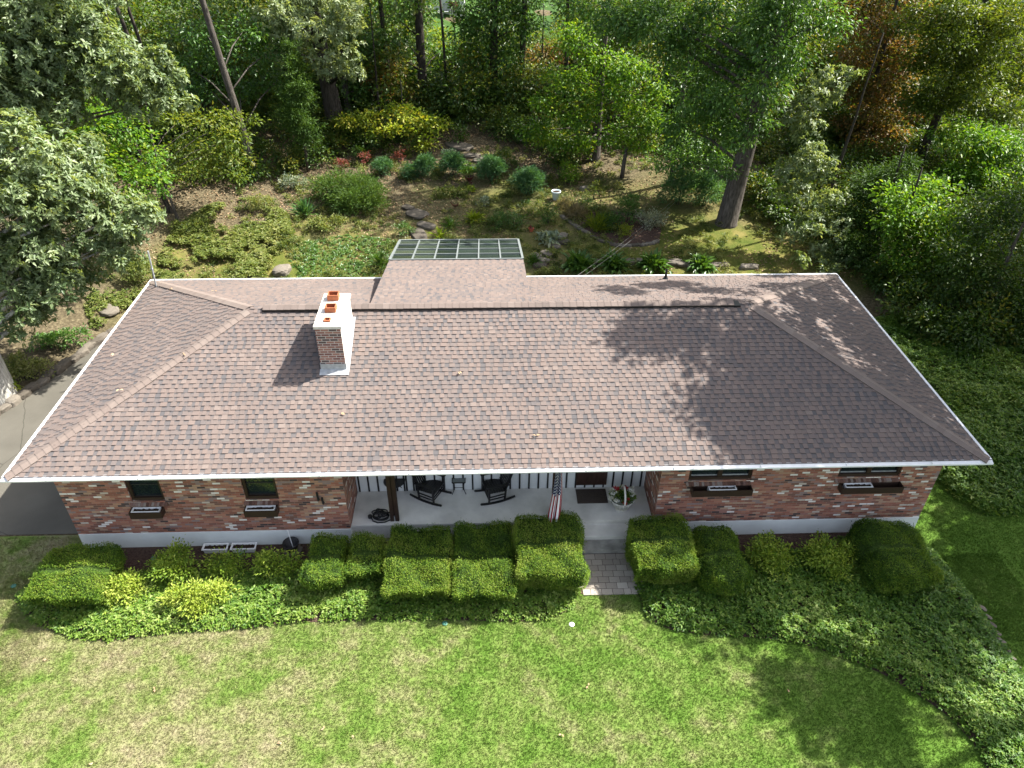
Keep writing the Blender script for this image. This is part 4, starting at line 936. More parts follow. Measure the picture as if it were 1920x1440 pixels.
for i, (px, py) in enumerate(((345, 667), (225, 733), (322, 545), (214, 666), (402, 548), (860, 700), (1005, 820), (640, 780))):
    p = roof_pt(px, py); lv = Leaves(); rng = np.random.default_rng(i+50); V, F = leaf_geo(np.array([[0, 0, .05], [.01, .01, .05]]), np.array([[.1, .2, 1.], [.3, -.2, 1]]), rng.normal(size=(2, 3))*[1, 1, .1], .1, .06); lv.add(V, F, rng.uniform(.6, 1, 2))
    o = lv.build('fallen_leaf', LITTER); o.location = p.tolist(); tag(o, 'tiny pale dry leaf lying on the roof shingles', 'leaf', 'dry leaves on the roof')
# pale stones where the right bed meets the side lawn
for i, t in enumerate(np.linspace(0, 1, 9)):
    p = PZ(1838+(1908-1838)*t, 1140+(1262-1140)*t, .02); rock('edging_stone', (p[0]+.05, p[1], .012), .12, .06, .035, 'pale edging stone along the side lawn rim of the right bed', group='stones edging the right bed', seed=60+i, rz=-.9)

# ------------------------------------------------------------------ driveway edge and left bank
E0, E1 = np.array([-18.9, 1.9]), np.array([-15.0, 12.4]); k = 0
def edge_pt(t): 
    a = np.array([-19.0, 1.6]); b = np.array([-17.0, 6.7]); c = np.array([-15.1, 12.2])
    return a+(b-a)*t if t < 1 else b+(c-b)*(t-1)
for i in range(26):
    p = edge_pt(.25+i*.068); nn = random.uniform(-.06, .06)
    rock('edging_stone', (p[0]-.12+nn, p[1], .08), random.uniform(.2, .33), random.uniform(.14, .2), random.uniform(.1, .17), 'tan flat stone edging the driveway below the bank', group='stones edging the driveway', seed=100+i, rz=1.18+random.uniform(-.2, .2))
rock('boulder', G(600/3+0, 580), .6, .4, .12, 'flat pale boulder on the bank left of the roof corner', 'boulder', seed=5)
rock('boulder', G(530, 512)+np.array([0, .1, .04]), .48, .36, .24, 'grey rounded boulder behind the back eave on the left', 'boulder', seed=6)
def tuft(name, p, n, L, W, mat, label, cat='plant', group=None, seed=0, spread=.7, base=.08, hue=.5, droop=.35):
    """radiating blades, each bent in two segments"""
    rng = np.random.default_rng(seed); lv = Leaves(); a = rng.uniform(0, 6.28, n); el = rng.uniform(.15, 1, n)**.7
    D = np.stack([np.cos(a)*(1.05-el)*spread*2, np.sin(a)*(1.05-el)*spread*2, el], 1); D = nrm(D); C = np.array(p)+rng.normal(0, base, (n, 3))*[1, 1, .1]+[0, 0, .02]; l = L*rng.uniform(.7, 1.15, n)
    S = np.cross(D, [0, 0, 1.]); N = np.cross(S, D)
    V, F = leaf_geo(C, N, D, l*.62, W); lv.add(V, F, np.clip(rng.normal(hue, .2, n), 0, 1))
    D2 = D.copy(); D2[:, 2] -= droop; V, F = leaf_geo(C+D*l[:, None]*.42, N, D2, l*.6, W*.95); lv.add(V, F, np.clip(rng.normal(hue, .2, n), 0, 1))
    o = lv.build(name, mat, None, p); o.location = [float(v) for v in p]; tag(o, label, cat, group); return o
def bushG(name, px, py, lobes, mat, label, **kw): return bush(name, G(px, py), lobes, mat, label, **kw)
bushG('shrub', 48, 712, [(0, 0, .45, .42), (.4, .1, .4, .38), (-.3, .3, .5, .4), (.7, .3, .3, .3)], IVY, 'sunlit leafy plant at the foot of the pale trunk', cat='plant', leaf=.11, seed=51, hue=.75)
bushG('shrub', 5, 748, [(0, 0, .25, .3), (.1, .3, .3, .3)], YELLOW, 'yellow green plant at the left edge above the driveway stones', cat='plant', leaf=.12, seed=52, hue=.4)
bushG('shrub', 105, 655, [(0, 0, .4, .45), (.5, .2, .35, .4), (-.4, -.1, .4, .4), (.8, .5, .3, .3)], OAKD, 'dark plant with pale flowers on the shaded driveway bank', cat='plant', leaf=.12, seed=53, hue=.6)
bushG('shrub', 263, 530, [(0, 0, .55, .5), (.3, .2, .6, .42), (-.2, -.2, .4, .4)], IVY, 'round shrub beside the service mast at the back left corner', leaf=.1, seed=54, hue=.4)

# ------------------------------------------------------------------ back garden
bushG('juniper', 660, 385, [(-1.3, .5, .55, .85), (-.4, .7, .7, .9), (.4, .2, .65, .85), (1.1, -.2, .5, .7), (.3, -.6, .5, .75), (-.6, 0, .6, .8), (1.3, -.7, .35, .55), (-.2, -.9, .35, .6), (.8, .8, .6, .7)], CEDAR, 'large spreading juniper on the garden slope left of the stepping stones', leaf=.17, wr=.2, dens=1.0, seed=61, hue=.6, spray=.2, droop=-.15)
tuft('yucca', G(573, 404), 110, .85, .05, PINE, 'spiky blue green yucca beside the spreading juniper', seed=62, spread=.55, droop=.1, hue=.75)
PIN = 'round clipped pines across the garden slope'
for (px, py, R, lab, sd) in ((716, 330, .62, 'smallest round pine, just above the spreading juniper', 1), (770, 335, .5, 'bright small pine in front of a darker one, left of the garden steps', 2), (797, 330, .72, 'round pine touching the bright small one left of the stone steps', 3), (849, 332, .85, 'dark round pine directly below the stone steps', 4), (921, 340, .9, 'round pine right of the dark red pot', 5), (990, 366, .95, 'fluffy pine nearest the pale glazed pot', 6)):
    bushG('dwarf_pine', px, py, [(0, 0, R*.75, R*.8), (R*.35, .1, R*.8, R*.55), (-R*.35, 0, R*.7, R*.55), (0, -.2, R*1.15, R*.5), (.1, .3, R*.9, R*.55)], PINE, lab, cat='pine', group=PIN, leaf=.15, wr=.2, dens=1.15, seed=70+sd, spray=.1, hue=.45, droop=-.2)
bushG('white_pine', 1272, 384, [(0, 0, .8, .8), (.1, .2, 1.3, .6), (-.35, .1, .6, .6)], PINE, 'left one of the twin soft pines beside the leaning oak trunk', cat='pine', leaf=.22, wr=.16, dens=1.0, seed=81, spray=.18, hue=.75, droop=-.2)
bushG('white_pine', 1318, 386, [(0, 0, .75, .8), (.3, .0, .9, .6), (.1, .2, 1.2, .5)], PINE, 'right one of the twin soft pines, touching the leaning oak trunk', cat='pine', leaf=.22, wr=.16, dens=1.0, seed=82, spray=.18, hue=.85, droop=-.2)
def pot(px, py, r, h, mat, label, prof=None):
    p = G(px, py); rt = empty('plant_pot', p, label, 'pot'); mb = MB()
    mb.lathe(prof or [(0, 0), (r*.6, 0), (r*.65, .03), (r*.92, h*.8), (r*1.05, h*.86), (r*1.05, h), (r*.9, h), (r*.85, h*.85), (0, h*.83)], (0, 0, 0), 22); mb.build('vessel', mat, rt, True)
    mb = MB(); mb.lathe([(r*.86, h*.88), (r*.4, h*.92), (0, h*.94)], (0, 0, 0), 16); mb.build('soil', SOIL, rt)
    return p, rt
p, rt = pot(1042, 374, .24, .46, BLUEPOT, 'pale glazed pot on a stone in the middle of the garden')
p, rt = pot(880, 343, .2, .38, DRED, 'dark red pot holding a small leafy shrub between two pines', [(0, 0), (.17, 0), (.18, .03), (.08, .07), (.07, .12), (.2, .25), (.26, .36), (.26, .38), (.22, .37), (0, .33)])
lv = Leaves(); [lobe_leaves(lv, (a, b, .68), .3, .1, .45, 1, rng=np.random.default_rng(3), spray=.1) for a, b in ((-.12, 0), (.14, .05), (0, .1))]; lv.build('plant', MAPLE, rt)
p, rt = pot(996, 434, .13, .18, TERRA, 'tiny terracotta pot with red flowers by the pale hosta'); lv = Leaves(); lobe_leaves(lv, (0, 0, .2), .1, .06, .6, 1, rng=np.random.default_rng(2), spray=.04); lv.build('flower', REDL, rt)
HG = 'green hostas along the back of the house'
for i, (px, lab) in enumerate(((1085, 'leafy green hosta nearest the brick patio, crossed by the wires'), (1150, 'leafy green hosta second from the brick patio'), (1225, 'leafy green hosta just left of the black vent pipe'), (1312, 'small green hosta right of the black vent pipe'))):
    g = G(px, 504); tuft('hosta', g+np.array([0, 0, .05]), 150, .78-.12*(i == 3), .17, HOSTA, lab, group=HG, seed=200+i, spread=.75, base=.16, droop=.6, hue=.55)
tuft('hosta', G(890, 418), 90, .6, .13, YELLOW, 'bright yellow green hosta in the middle of the garden', seed=210, spread=.7, droop=.6, hue=.3)
tuft('hosta', G(884, 358), 34, .34, .08, YELLOW, 'small lime hosta below the dark round pine', seed=211, spread=.7, droop=.6, hue=.25)
tuft('hosta', G(1030, 452), 130, .5, .15, GREYL, 'pale variegated hosta clump edged with stones', seed=212, spread=.9, base=.25, droop=.5, hue=.5)
tuft('hosta', G(985, 384), 30, .3, .08, HOSTA, 'small green hosta at the foot of the fluffy pine', seed=213, droop=.6)
tuft('daylily', G(825, 447), 60, .6, .04, YELLOW, 'strappy yellow green plant above the skylight', seed=214, spread=.6, droop=.5, hue=.2)
tuft('daylily', G(845, 428), 70, .6, .035, HOSTA, 'strappy dark green plant right of the last stepping stone', seed=215, spread=.6, droop=.5)
tuft('daylily', G(715, 500), 90, .75, .035, HOSTA, 'green grassy tuft against the left edge of the extension roof', seed=216, spread=.6, droop=.5, hue=.6)
tuft('daylily', G(1000, 495), 70, .6, .035, HOSTA, 'green grassy tuft between extension roof and brick patio', seed=217, spread=.5, droop=.5, hue=.5)
tuft('ornamental_grass', G(1078, 405), 420, .75, .012, STRAW, 'pale straw coloured ornamental grass in the garden bed', seed=218, spread=.5, base=.22, droop=.5, hue=.4)
tuft('ornamental_grass', G(1058, 388), 120, .6, .012, STRAW, 'small dry grass behind the straw coloured one', seed=219, spread=.4, base=.1, droop=.4, hue=.6)
tuft('ornamental_grass', G(1122, 430), 130, .9, .022, YELLOW, 'upright yellow green grass in the stone edged bed', seed=220, spread=.4, base=.2, droop=.3, hue=.3)
GS = 'small garden shrubs on the slope'
for i, (px, py, lobes, mat, lab, lf, hue) in enumerate((
    (935, 425, [(0, 0, .35, .42), (.3, .1, .3, .3)], OAKD, 'dark low shrub right of the bright yellow green hosta', .08, .4),
    (963, 428, [(0, 0, .4, .4), (.25, .1, .4, .3)], HOSTA, 'fresh green shrub left of the tiny terracotta pot', .11, .6),
    (905, 388, [(0, 0, .25, .25), (.15, .1, .3, .2)], GREYL, 'small grey green plant between two patches of sun', .09, .3),
    (1028, 420, [(0, 0, .45, .4), (-.1, .1, .75, .25)], OAKD, 'upright dark shrub behind the pale hosta', .1, .5),
    (1065, 345, [(0, 0, .5, .5), (.3, .2, .5, .42), (-.2, .2, .8, .38)], MAPLE, 'bright green bush right of the fluffy pine', .12, .55),
    (1140, 430, [(0, 0, .4, .48), (.35, .05, .4, .42), (-.3, 0, .35, .36)], OAKD, 'dark rounded azalea in the stone edged bed', .09, .3),
    (1175, 420, [(0, 0, .7, .45), (.1, .1, 1.15, .4), (.3, 0, .6, .4)], OAKD, 'taller dark shrub at the back of the stone edged bed', .12, .5),
    (1165, 440, [(0, 0, .25, .3), (.25, 0, .22, .25)], YELLOW, 'low yellow shrub at the front of the stone edged bed', .09, .5),
    (1218, 428, [(0, 0, .4, .42), (.35, .1, .45, .4), (-.3, .2, .5, .35)], GREYL, 'pale variegated shrub at the sunny end of the stone edged bed', .09, .75),
    (1100, 398, [(0, 0, .35, .38)], OAKD, 'small dark shrub right of the straw coloured grass', .09, .4),
    (1112, 375, [(0, 0, .5, .2), (.1, 0, .9, .12)], BEECH, 'thin reddish rose with red blooms behind the bed', .09, .3),
    (840, 368, [(-.5, 0, .2, .3), (0, 0, .25, .32), (.5, 0, .22, .3), (.95, .1, .25, .3)], BEECH, 'low yellowish shrub row below the dark round pine', .1, .3),
    (545, 355, [(0, 0, .4, .4), (.5, .1, .4, .35), (-.4, 0, .3, .3)], GREYL, 'loose pale green shrub in front of the cedar stem', .1, .4),
    (680, 330, [(0, 0, .3, .3)], IVY, 'small leafy plant left of the smallest pine', .1, .5),
    (755, 440, [(0, 0, .25, .34), (.3, .1, .2, .25)], HOSTA, 'bright green plant at the lower right of the juniper', .1, .7),
    (610, 430, [(0, 0, .3, .45), (.6, .1, .3, .4), (-.5, -.1, .25, .4), (.1, -.5, .2, .35)], IVY, 'low fresh green mound below the yucca', .1, .5),
    (930, 320, [(0, 0, .6, .5), (.5, .2, .6, .5)], UNDER, 'dull green bush behind the row of pines', .12, .4),
    (480, 395, [(0, 0, .4, .45), (.5, .1, .35, .4)], IVY, 'leafy plant on the upper edge of the ivy bank', .11, .6),
    (360, 440, [(0, 0, .3, .5), (.5, .2, .35, .45), (-.5, .1, .3, .4)], IVY, 'darker bushy clump in the ivy bank', .11, .35))):
    bushG('garden_shrub', px, py, lobes, mat, lab, group=GS, leaf=lf, seed=300+i, hue=hue, spray=.13, dens=.85)
for i, (px, py, lab) in enumerate(((640, 325, 'left red leaved plant at the edge of the woods'), (684, 310, 'brightest red leaved plant above the smallest pine'), (748, 308, 'dull red leaved plant above the bright small pine'))):
    bushG('red_plant', px, py, [(0, 0, .35, .28), (.15, 0, .6, .2), (-.1, .1, .5, .22)], REDL, lab, cat='plant', leaf=.09, dens=.45, seed=330+i, hue=.2+.4*(i == 1), spray=.16)
for i, (px, py, sx, sy) in enumerate(((782, 402, .6, .45), (800, 424, .5, .3), (785, 442, .75, .35), (862, 275, .9, .5), (885, 293, .5, .35), (878, 312, .6, .25), (900, 300, .5, .3), (765, 390, .35, .25), (842, 285, .4, .3))):
    g = G(px, py); rock('stepping_stone', g+np.array([0, 0, .03]), sx, sy, .08, 'flat grey tan stone of the garden steps and path', group='flat garden stones', seed=400+i, flat=.3)
for i, (px, py) in enumerate(((1005, 483), (1018, 490), (1012, 500), (1025, 478), (1040, 462), (1055, 455), (1056, 445))):
    rock('stone', G(px, py)+np.array([0, 0, .05]), .3, .22, .12, 'loose grey stone between the pale hosta and the brick patio', group='loose stones by the patio', seed=420+i)
for i, (px, py) in enumerate(((1120, 500), (1190, 498), (1265, 500), (1285, 503), (1350, 506), (1405, 508))):
    rock('stone', G(px, py-6)+np.array([0, 0, .06]), .45, .22, .1, 'flat grey wall stone among the hostas', group='wall stones among the hostas', seed=430+i, rz=.1)
ED = [(1055, 407), (1068, 417), (1085, 428), (1098, 436), (1112, 445), (1128, 453), (1145, 458), (1165, 462), (1185, 461), (1205, 460), (1225, 457), (1236, 452)]
for i in range(len(ED)-1):
    for t in (0, .33, .66):
        a = np.array(ED[i])*(1-t)+np.array(ED[i+1])*t; rock('edging_stone', G(*a)+np.array([0, 0, .03]), .14, .1, .07, 'small pale stone edging the curved garden bed', group='stones edging the curved garden bed', seed=450+i*3+int(t*3))
BED2 = [G(*p)[:2] for p in ED]+[G(*p)[:2] for p in ((1240, 430), (1200, 400), (1110, 390))]
sheet('garden_bed', BED2, .02, MULCH, .5)
PAT = [G(*p)[:2] for p in ((1000, 502), (1055, 497), (1060, 520), (1000, 525))]
mb = MB(); rng = np.random.default_rng(3)
for i in range(22):
    for j in range(14):
        x, y = 1.0+i*.105, 12.3+j*.205
        if in_poly(np.array([x]), np.array([y]), [(.9, 12), (3.6, 12), (3.4, 14.6), (1.5, 15.2)])[0]: mb.box(x, x+.098, y, y+.198, -.05, float(tz(x, y))+.03, a=rng.random())
o = mb.build('brick_patio', m_attr('patio_brick', [(.16, .08, .06), (.26, .15, .12), (.36, .26, .22)], .9, .2, 30, .4)); tag(o, kind='structure')
p = G(853, 392); rt = empty('garden_ornament', p, 'small rusty iron bird ornament on a flat stone', 'ornament'); mb = MB()
mb.tube([(0, 0, 0), (0, 0, .15)], .012, 6); mb.build('stake', RUST, rt); mb = MB(); mb.tube([(-.2, 0, .38), (-.12, 0, .24), (0, 0, .17), (.12, 0, .2), (.17, 0, .27), (.23, 0, .26)], [.015, .04, .075, .06, .035, .008], 8); mb.build('bird_body', RUST, rt, True)
p = G(1096, 355); rock('boulder', p, .25, .2, .2, 'small grey stone right of the bright green bush', 'boulder', seed=8)

# ------------------------------------------------------------------ trees
def tree(name, base, h, r0, lobes, mat, label, bark=BARKD, leaf=.2, wr=.5, dens=.8, seed=1, hue=.5, lean=(0, 0), upper=None, cat='tree', group=None, flat=.8, droop=.25, spray=.34, bow=.0, limbs=True, hv=.25, top=.25, flare=1.5, rosette=False):
    """lobes: (px, py, depth y, radius) or world (x, y, z, radius, 'w')"""
    rng = np.random.default_rng(1000+seed); random.seed(seed)
    b = np.array(base, float); t = empty(name, b, label, cat, group)
    W = []
    for q in lobes:
        if len(q) == 5: W.append((np.array(q[:3], float), q[3]))
        else: W.append((PY(q[0], q[1], q[2]), q[3]))
    lv = Leaves()
    for c, R in W:
        c[2] = max(c[2], float(tz(c[0], c[1]))+R*.5)
        k = 3 if R > 1.0 else 1
        lobe_leaves(lv, c, R*.86, leaf, wr, dens*.9, flat, droop, spray, rng, hue, hv, top, rosette=rosette)
        for j in range(k+1):      # satellite sprays break up the round outline
            d = nrm(rng.normal(size=(1, 3)))[0]; d[2] *= .6
            lobe_leaves(lv, c+d*R*.95, R*rng.uniform(.28, .5), leaf, wr, dens, flat, droop, spray, rng, hue, hv, top, rosette=rosette)
    if upper:
        n, z0, z1, sp, R, *cx = upper; ox, oy = cx if cx else (0, 0)
        for i in range(n):
            a = rng.uniform(0, 6.28); rr = sp*math.sqrt(rng.random()); z = rng.uniform(z0, z1)
            lobe_leaves(lv, b+[ox+rr*math.cos(a)+lean[0]*z/h, oy+rr*math.sin(a)+lean[1]*z/h, z], R*rng.uniform(.8, 1.2), .34, .6, dens*.62, .7, droop, spray*1.4, rng, hue)
    lv.build('crown', mat, t, b)
    mb = MB(); pts = []; rad = []
    for i in range(9):
        f = i/8; w_ = bow*math.sin(f*math.pi)
        pts.append((lean[0]*f+w_+(rng.normal(0, .04)*h*.05 if 0 < i < 8 else 0), lean[1]*f, -.15+(h+.15)*f)); rad.append(r0*(1-.72*f)*(flare if i == 0 else (1.08 if i == 1 else 1)))
    pts.insert(1, tuple(np.array(pts[0])*.92+np.array(pts[1])*.08)); rad.insert(1, r0*1.18)
    mb.tube(pts, rad, 12, jit=.06)
    if limbs:
        for c, R in W:
            l = c-b; z = np.clip(l[2]-.35*np.hypot(l[0], l[1]), .25*h*.4, h*.9); f = z/h
            s = np.array([lean[0]*f+bow*math.sin(f*math.pi), lean[1]*f, z]); m = (s+l)/2+[0, 0, .12*np.linalg.norm(l-s)*.5]
            if np.linalg.norm(l-s) < (16 if name == 'shade_tree' else 9): mb.tube([s, m, l], [r0*.24*(1-.6*f), r0*.13*(1-.5*f)+.01, .012], 6)
    mb.build('trunk', bark, t, True); return t

# left side: two silvery oaks over the driveway
tree('oak_tree', (*G(0, 742)[:2], float(G(0, 742)[2])), 11, .5, [(40, 300, 10, 1.5), (115, 315, 11, 1.45), (50, 390, 9.5, 1.5), (150, 395, 10.2, 1.5), (225, 405, 10.8, 1.15), (270, 402, 11.2, .75), (95, 470, 9.6, 1.5), (185, 465, 10.4, 1.25), (30, 480, 9, 1.3), (50, 550, 8.8, 1.2), (125, 535, 9.6, 1.1), (20, 615, 8.6, .9), (-60, 350, 9, 1.7), (-60, 480, 8.5, 1.6), (175, 340, 11.4, .9), (80, 590, 9, .6), (235, 450, 10.8, .6)], OAKS,
     'silvery oak low over the driveway with a pale trunk', BARKL, leaf=.2, wr=.42, dens=1.4, rosette=True, seed=1, hue=.55, hv=.16, lean=(.2, .6), droop=.1, top=.5, flare=1.2)
tree('oak_tree', (-18.5, 15.5, tz(-18.5, 15.5)), 15, .4, [(30, 40, 15, 1.8), (110, 45, 15.5, 1.5), (60, 125, 14.5, 1.7), (140, 125, 15, 1.6), (210, 135, 15.4, 1.3), (180, 75, 15.8, 1.2), (275, 150, 15.6, 1.1), (318, 185, 15.8, .8), (255, 195, 15.2, .9), (120, 195, 14.6, 1.1), (30, 195, 14, 1.3), (295, 110, 16, .6), (-50, 80, 14.5, 1.8), (-60, 180, 14, 1.6), (90, -20, 16, 1.8), (165, 20, 16.5, 1.0)], OAKS,
     'big silvery oak filling the upper left corner', BARK, leaf=.2, wr=.42, dens=1.35, rosette=True, seed=2, hue=.5, hv=.16, droop=.1, top=.5)
tree('maple_tree', G(322, 398), 7.5, .11, [(150, 240, 17.5, 1.3), (215, 235, 18, 1.1), (265, 285, 18, .9), (200, 305, 17, 1.1), (255, 335, 17, .9), (120, 255, 17, 1.0), (285, 310, 18.2, .5), (160, 300, 16.6, 1.0), (235, 370, 16.5, .7)], MAPLE,
     'fresh green maple between the two silvery oaks', BARKD, leaf=.17, wr=.75, seed=3, hue=.4, flat=.55, lean=(-1.8, 0), top=.4)
tree('beech_tree', G(336, 416), 6.0, .07, [(330, 232, 22, 1.0), (395, 228, 22, 1.0), (440, 262, 21, .8), (340, 280, 21.5, .9), (400, 288, 21, .9), (365, 325, 20.5, .8), (430, 325, 20.5, .6), (320, 320, 21, .6), (450, 225, 22.5, .6)], BEECH,
     'slender olive yellow beech with a curved thin stem', BARK, leaf=.19, wr=.5, dens=.62, seed=4, hue=.45, flat=.4, droop=.35, bow=-.25, top=.3)
tree('tall_tree', G(480, 333), 17, .21, [(385, 60, 27, 1.3), (420, 110, 27.5, 1.2), (455, 60, 28, 1.2), (500, 100, 28, 1.1), (360, 130, 27, 1.2), (450, 170, 28.5, 1.0), (520, 150, 29, 1.0), (395, 170, 27.5, 1.0)], OAKD,
     'tall bare trunk leaning left above the ivy bank', BARK, leaf=.22, dens=.5, seed=5, hue=.35, lean=(-1.7, 0), upper=(10, 11, 17, 4, 1.6))
tree('hickory_tree', G(632, 250), 18, .5, [(540, 25, 29, 1.3), (590, 60, 28, 1.2), (640, 55, 28.2, 1.2), (655, 105, 28, 1.0), (610, 110, 28, .9), (560, 75, 28.5, 1.0), (510, 40, 29, 1.1), (625, 140, 28, .7), (585, 5, 29, 1.2), (655, 15, 28, 1.0), (670, 140, 28.5, .6), (530, 100, 29, .8)], OAKS,
     'forked thick dark trunk with bright glossy crown left of centre', BARKD, leaf=.22, wr=.4, dens=.9, rosette=True, seed=6, hue=.85, lean=(-1.2, 0), upper=(7, 12, 17, 3.5, 1.5))
tree('slim_tree', G(655, 225), 15, .2, [(690, 60, 34, 1.1), (670, 170, 33, .8), (700, 110, 34, 1.0)], OAKD, 'thinner trunk just right of the forked thick one', BARK, leaf=.22, dens=.6, seed=7, hue=.5, upper=(6, 10, 15, 3, 1.4))
def cedar():
    b = G(578, 322); rt = empty('cedar_tree', b, 'dark cone shaped cedar on a thin bare stem', 'tree'); lv = Leaves(); rng = np.random.default_rng(9)
    for z, R in ((2.1, .75), (2.6, 1.0), (3.2, 1.1), (3.9, 1.0), (4.6, .85), (5.3, .65), (5.9, .45), (6.4, .25)):
        for k in range(4):
            a = rng.uniform(0, 6.28); lobe_leaves(lv, b+[math.cos(a)*R*.55, math.sin(a)*R*.55, z+rng.normal(0, .12)], R*.6, .15, .28, .75, 1.2, -.1, .14, rng, .4)
    lv.build('crown', CEDAR, rt, b); mb = MB(); mb.tube([(0, 0, -.1), (.03, 0, 2), (0, 0, 5)], [.09, .07, .02], 8); mb.build('trunk', BARK, rt, True)
cedar()
tree('dogwood_tree', G(760, 268), 3.6, .07, [(650, 228, 29, .7), (695, 222, 29.2, .8), (745, 212, 29.5, .9), (790, 222, 29.2, .8), (825, 235, 29, .7), (755, 245, 28.6, .7), (715, 240, 28.8, .6), (800, 262, 28.5, .6)], YELLOW,
     'layered bright yellow green dogwood in the sun above the pines', BARK, leaf=.19, wr=.6, dens=.8, seed=10, hue=.5, flat=.38, top=.6)
tree('dark_oak', G(795, 190), 18, .3, [(720, 25, 38, 1.3), (780, 20, 38, 1.2), (760, 80, 38, 1.1), (830, 95, 38, 1.0), (715, 95, 38, 1.0), (800, 150, 37.5, .9), (770, 130, 38, .9)], OAKD,
     'dark trunked oak in shade left of the far lawn gap', BARKD, leaf=.25, dens=.7, seed=11, hue=.35, upper=(8, 11, 17, 4, 1.7))
tree('oak_tree', G(928, 215)+np.array([0, 1.5, .15]), 18, .27, [(925, 20, 35.5, 1.4), (880, 55, 35.5, 1.2), (975, 55, 35.5, 1.2), (900, 105, 35.2, 1.2), (955, 110, 35.2, 1.2), (925, 155, 35, 1.1), (885, 155, 35, .8), (965, 165, 35, .9), (870, 10, 36, 1.0), (985, 10, 36, 1.0), (925, 195, 34.8, .7)], OAKD,
     'full leafed oak in the centre between the two far lawn gaps', BARKD, leaf=.25, dens=.85, seed=12, hue=.55, droop=.4, upper=(6, 12, 17, 3, 1.6))
tree('rusty_tree', G(715, 245), 7, .08, [(700, 95, 36, 1.0), (735, 130, 35, .9), (700, 165, 34, .8), (755, 175, 34, .7), (670, 120, 36, .8), (640, 40, 38, .9)], RUSTL, 'orange brown understory tree behind the yellow dogwood', BARKD, leaf=.2, dens=.5, seed=13, hue=.55, flat=.6)
tree('rusty_tree', G(1015, 160), 5, .08, [(1010, 110, 41, 1.2), (1030, 140, 40, 1.1), (990, 135, 41, .9), (1045, 100, 42, .9)], RUSTL, 'orange brown bush in front of the far green lawn', BARKD, leaf=.24, dens=.6, seed=14, hue=.45, flat=.7)
tree('green_bush', G(855, 150), 5, .08, [(845, 100, 44, 1.2), (870, 130, 43, 1.2), (820, 130, 43, 1.0), (835, 75, 46, .9)], YELLOW, 'sunny lime green thicket below the white house', BARKD, leaf=.26, dens=.6, seed=15, hue=.4, flat=.8)
tree('maple_tree', G(1117, 300), 15, .22, [(1030, 205, 27, 1.0), (1065, 150, 27.5, 1.1), (1010, 245, 27, .8), (1085, 225, 26.5, 1.0), (1150, 175, 26.5, 1.1), (1195, 215, 26, 1.0), (1130, 120, 27, 1.0), (1185, 125, 26.5, 1.0), (1085, 80, 28, 1.1), (1235, 175, 26, .9), (1230, 240, 25.5, .8), (1155, 255, 26, .9), (1210, 275, 25.5, .6), (1040, 265, 26.5, .7), (1100, 270, 26.3, .6)], MAPLE,
     'sunlit yellow green maple with straight trunk right of centre', BARK, leaf=.2, wr=.55, dens=1.0, seed=16, hue=.42, flat=.6, droop=.4, upper=(4, 12, 15, 3, 1.5))
tree('stub_tree', G(1166, 333), 2.2, .13, [], MAPLE, 'broken pale trunk stub in the leaf litter', BARKL, seed=17) if False else None
b = G(1166, 333); rt = empty('tree_stump', b, 'short broken trunk standing in the leaf litter', 'tree stump'); mb = MB(); mb.tube([(0, 0, -.1), (.03, 0, .8), (.1, 0, 1.7)], [.13, .11, .09], 9, jit=.08); mb.build('trunk', BARK, rt, True)
tree('slim_tree', G(1258, 345), 11, .14, [(1250, 300, 23.5, .8), (1300, 320, 23.5, .7), (1285, 270, 24, .9)], OAKD, 'thin pale stem behind the twin soft pines', BARK, leaf=.2, dens=.7, seed=18, hue=.7)
ob = G(1362, 418)
tree('leaning_oak', ob, 19, .46, [(1285, 105, 22.5, 1.5), (1305, 180, 22.5, 1.3), (1330, 240, 22.3, 1.2), (1275, 235, 23, 1.0), (1290, 300, 23, .9), (1345, 300, 22.5, .8), (1240, 40, 23, 1.4), (1330, 40, 23, 1.4), (1390, 110, 22.5, 1.3), (1400, 190, 22.2, 1.0), (1440, 50, 22, 1.4), (1500, 30, 21.5, 1.2), (1560, 40, 21, .9), (1475, 115, 21, 1.0), (1180, 30, 24, 1.2), (1120, 30, 25, 1.2), (1405, 235, 19, .8), (1435, 160, 19, 1.0), (1385, 265, 18.8, .5), (1455, 95, 19, 1.0), (1350, 320, 18.8, .6), (1420, 50, 19.5, 1.0), (1360, 180, 19.5, .8), (1470, 20, 19.5, 1.1)], OAKD,
     'massive ridged oak trunk leaning right over the moss lawn', BARK, leaf=.22, wr=.42, dens=1.05, seed=19, hue=.5, lean=(1.6, .3), droop=.45, upper=(12, 12, 18, 5, 1.8))
tree('oak_tree', G(1540, 470)+np.array([.6, 2.2, .1]), 9, .1, [(1545, 150, 20, .8), (1520, 185, 19.5, .9), (1560, 165, 20, .7), (1510, 240, 19, .8), (1480, 215, 19.5, .7), (1510, 305, 18.5, 1.0), (1545, 320, 18.5, .8), (1475, 320, 18.6, .7), (1500, 365, 18, .9), (1550, 375, 18, .8), (1520, 420, 17.5, .9), (1575, 425, 17.3, .8), (1480, 440, 17.5, .6), (1540, 470, 17, .8), (1590, 140, 20, .5), (1590, 480, 16.5, .7), (1560, 510, 15.5, .5), (1500, 490, 16, .5)], OAKS,
     'silvery oak column right of the leaning trunk', BARKD, leaf=.19, wr=.38, dens=1.0, rosette=True, limbs=False, seed=20, hue=.55, top=.4, lean=(.6, 0))
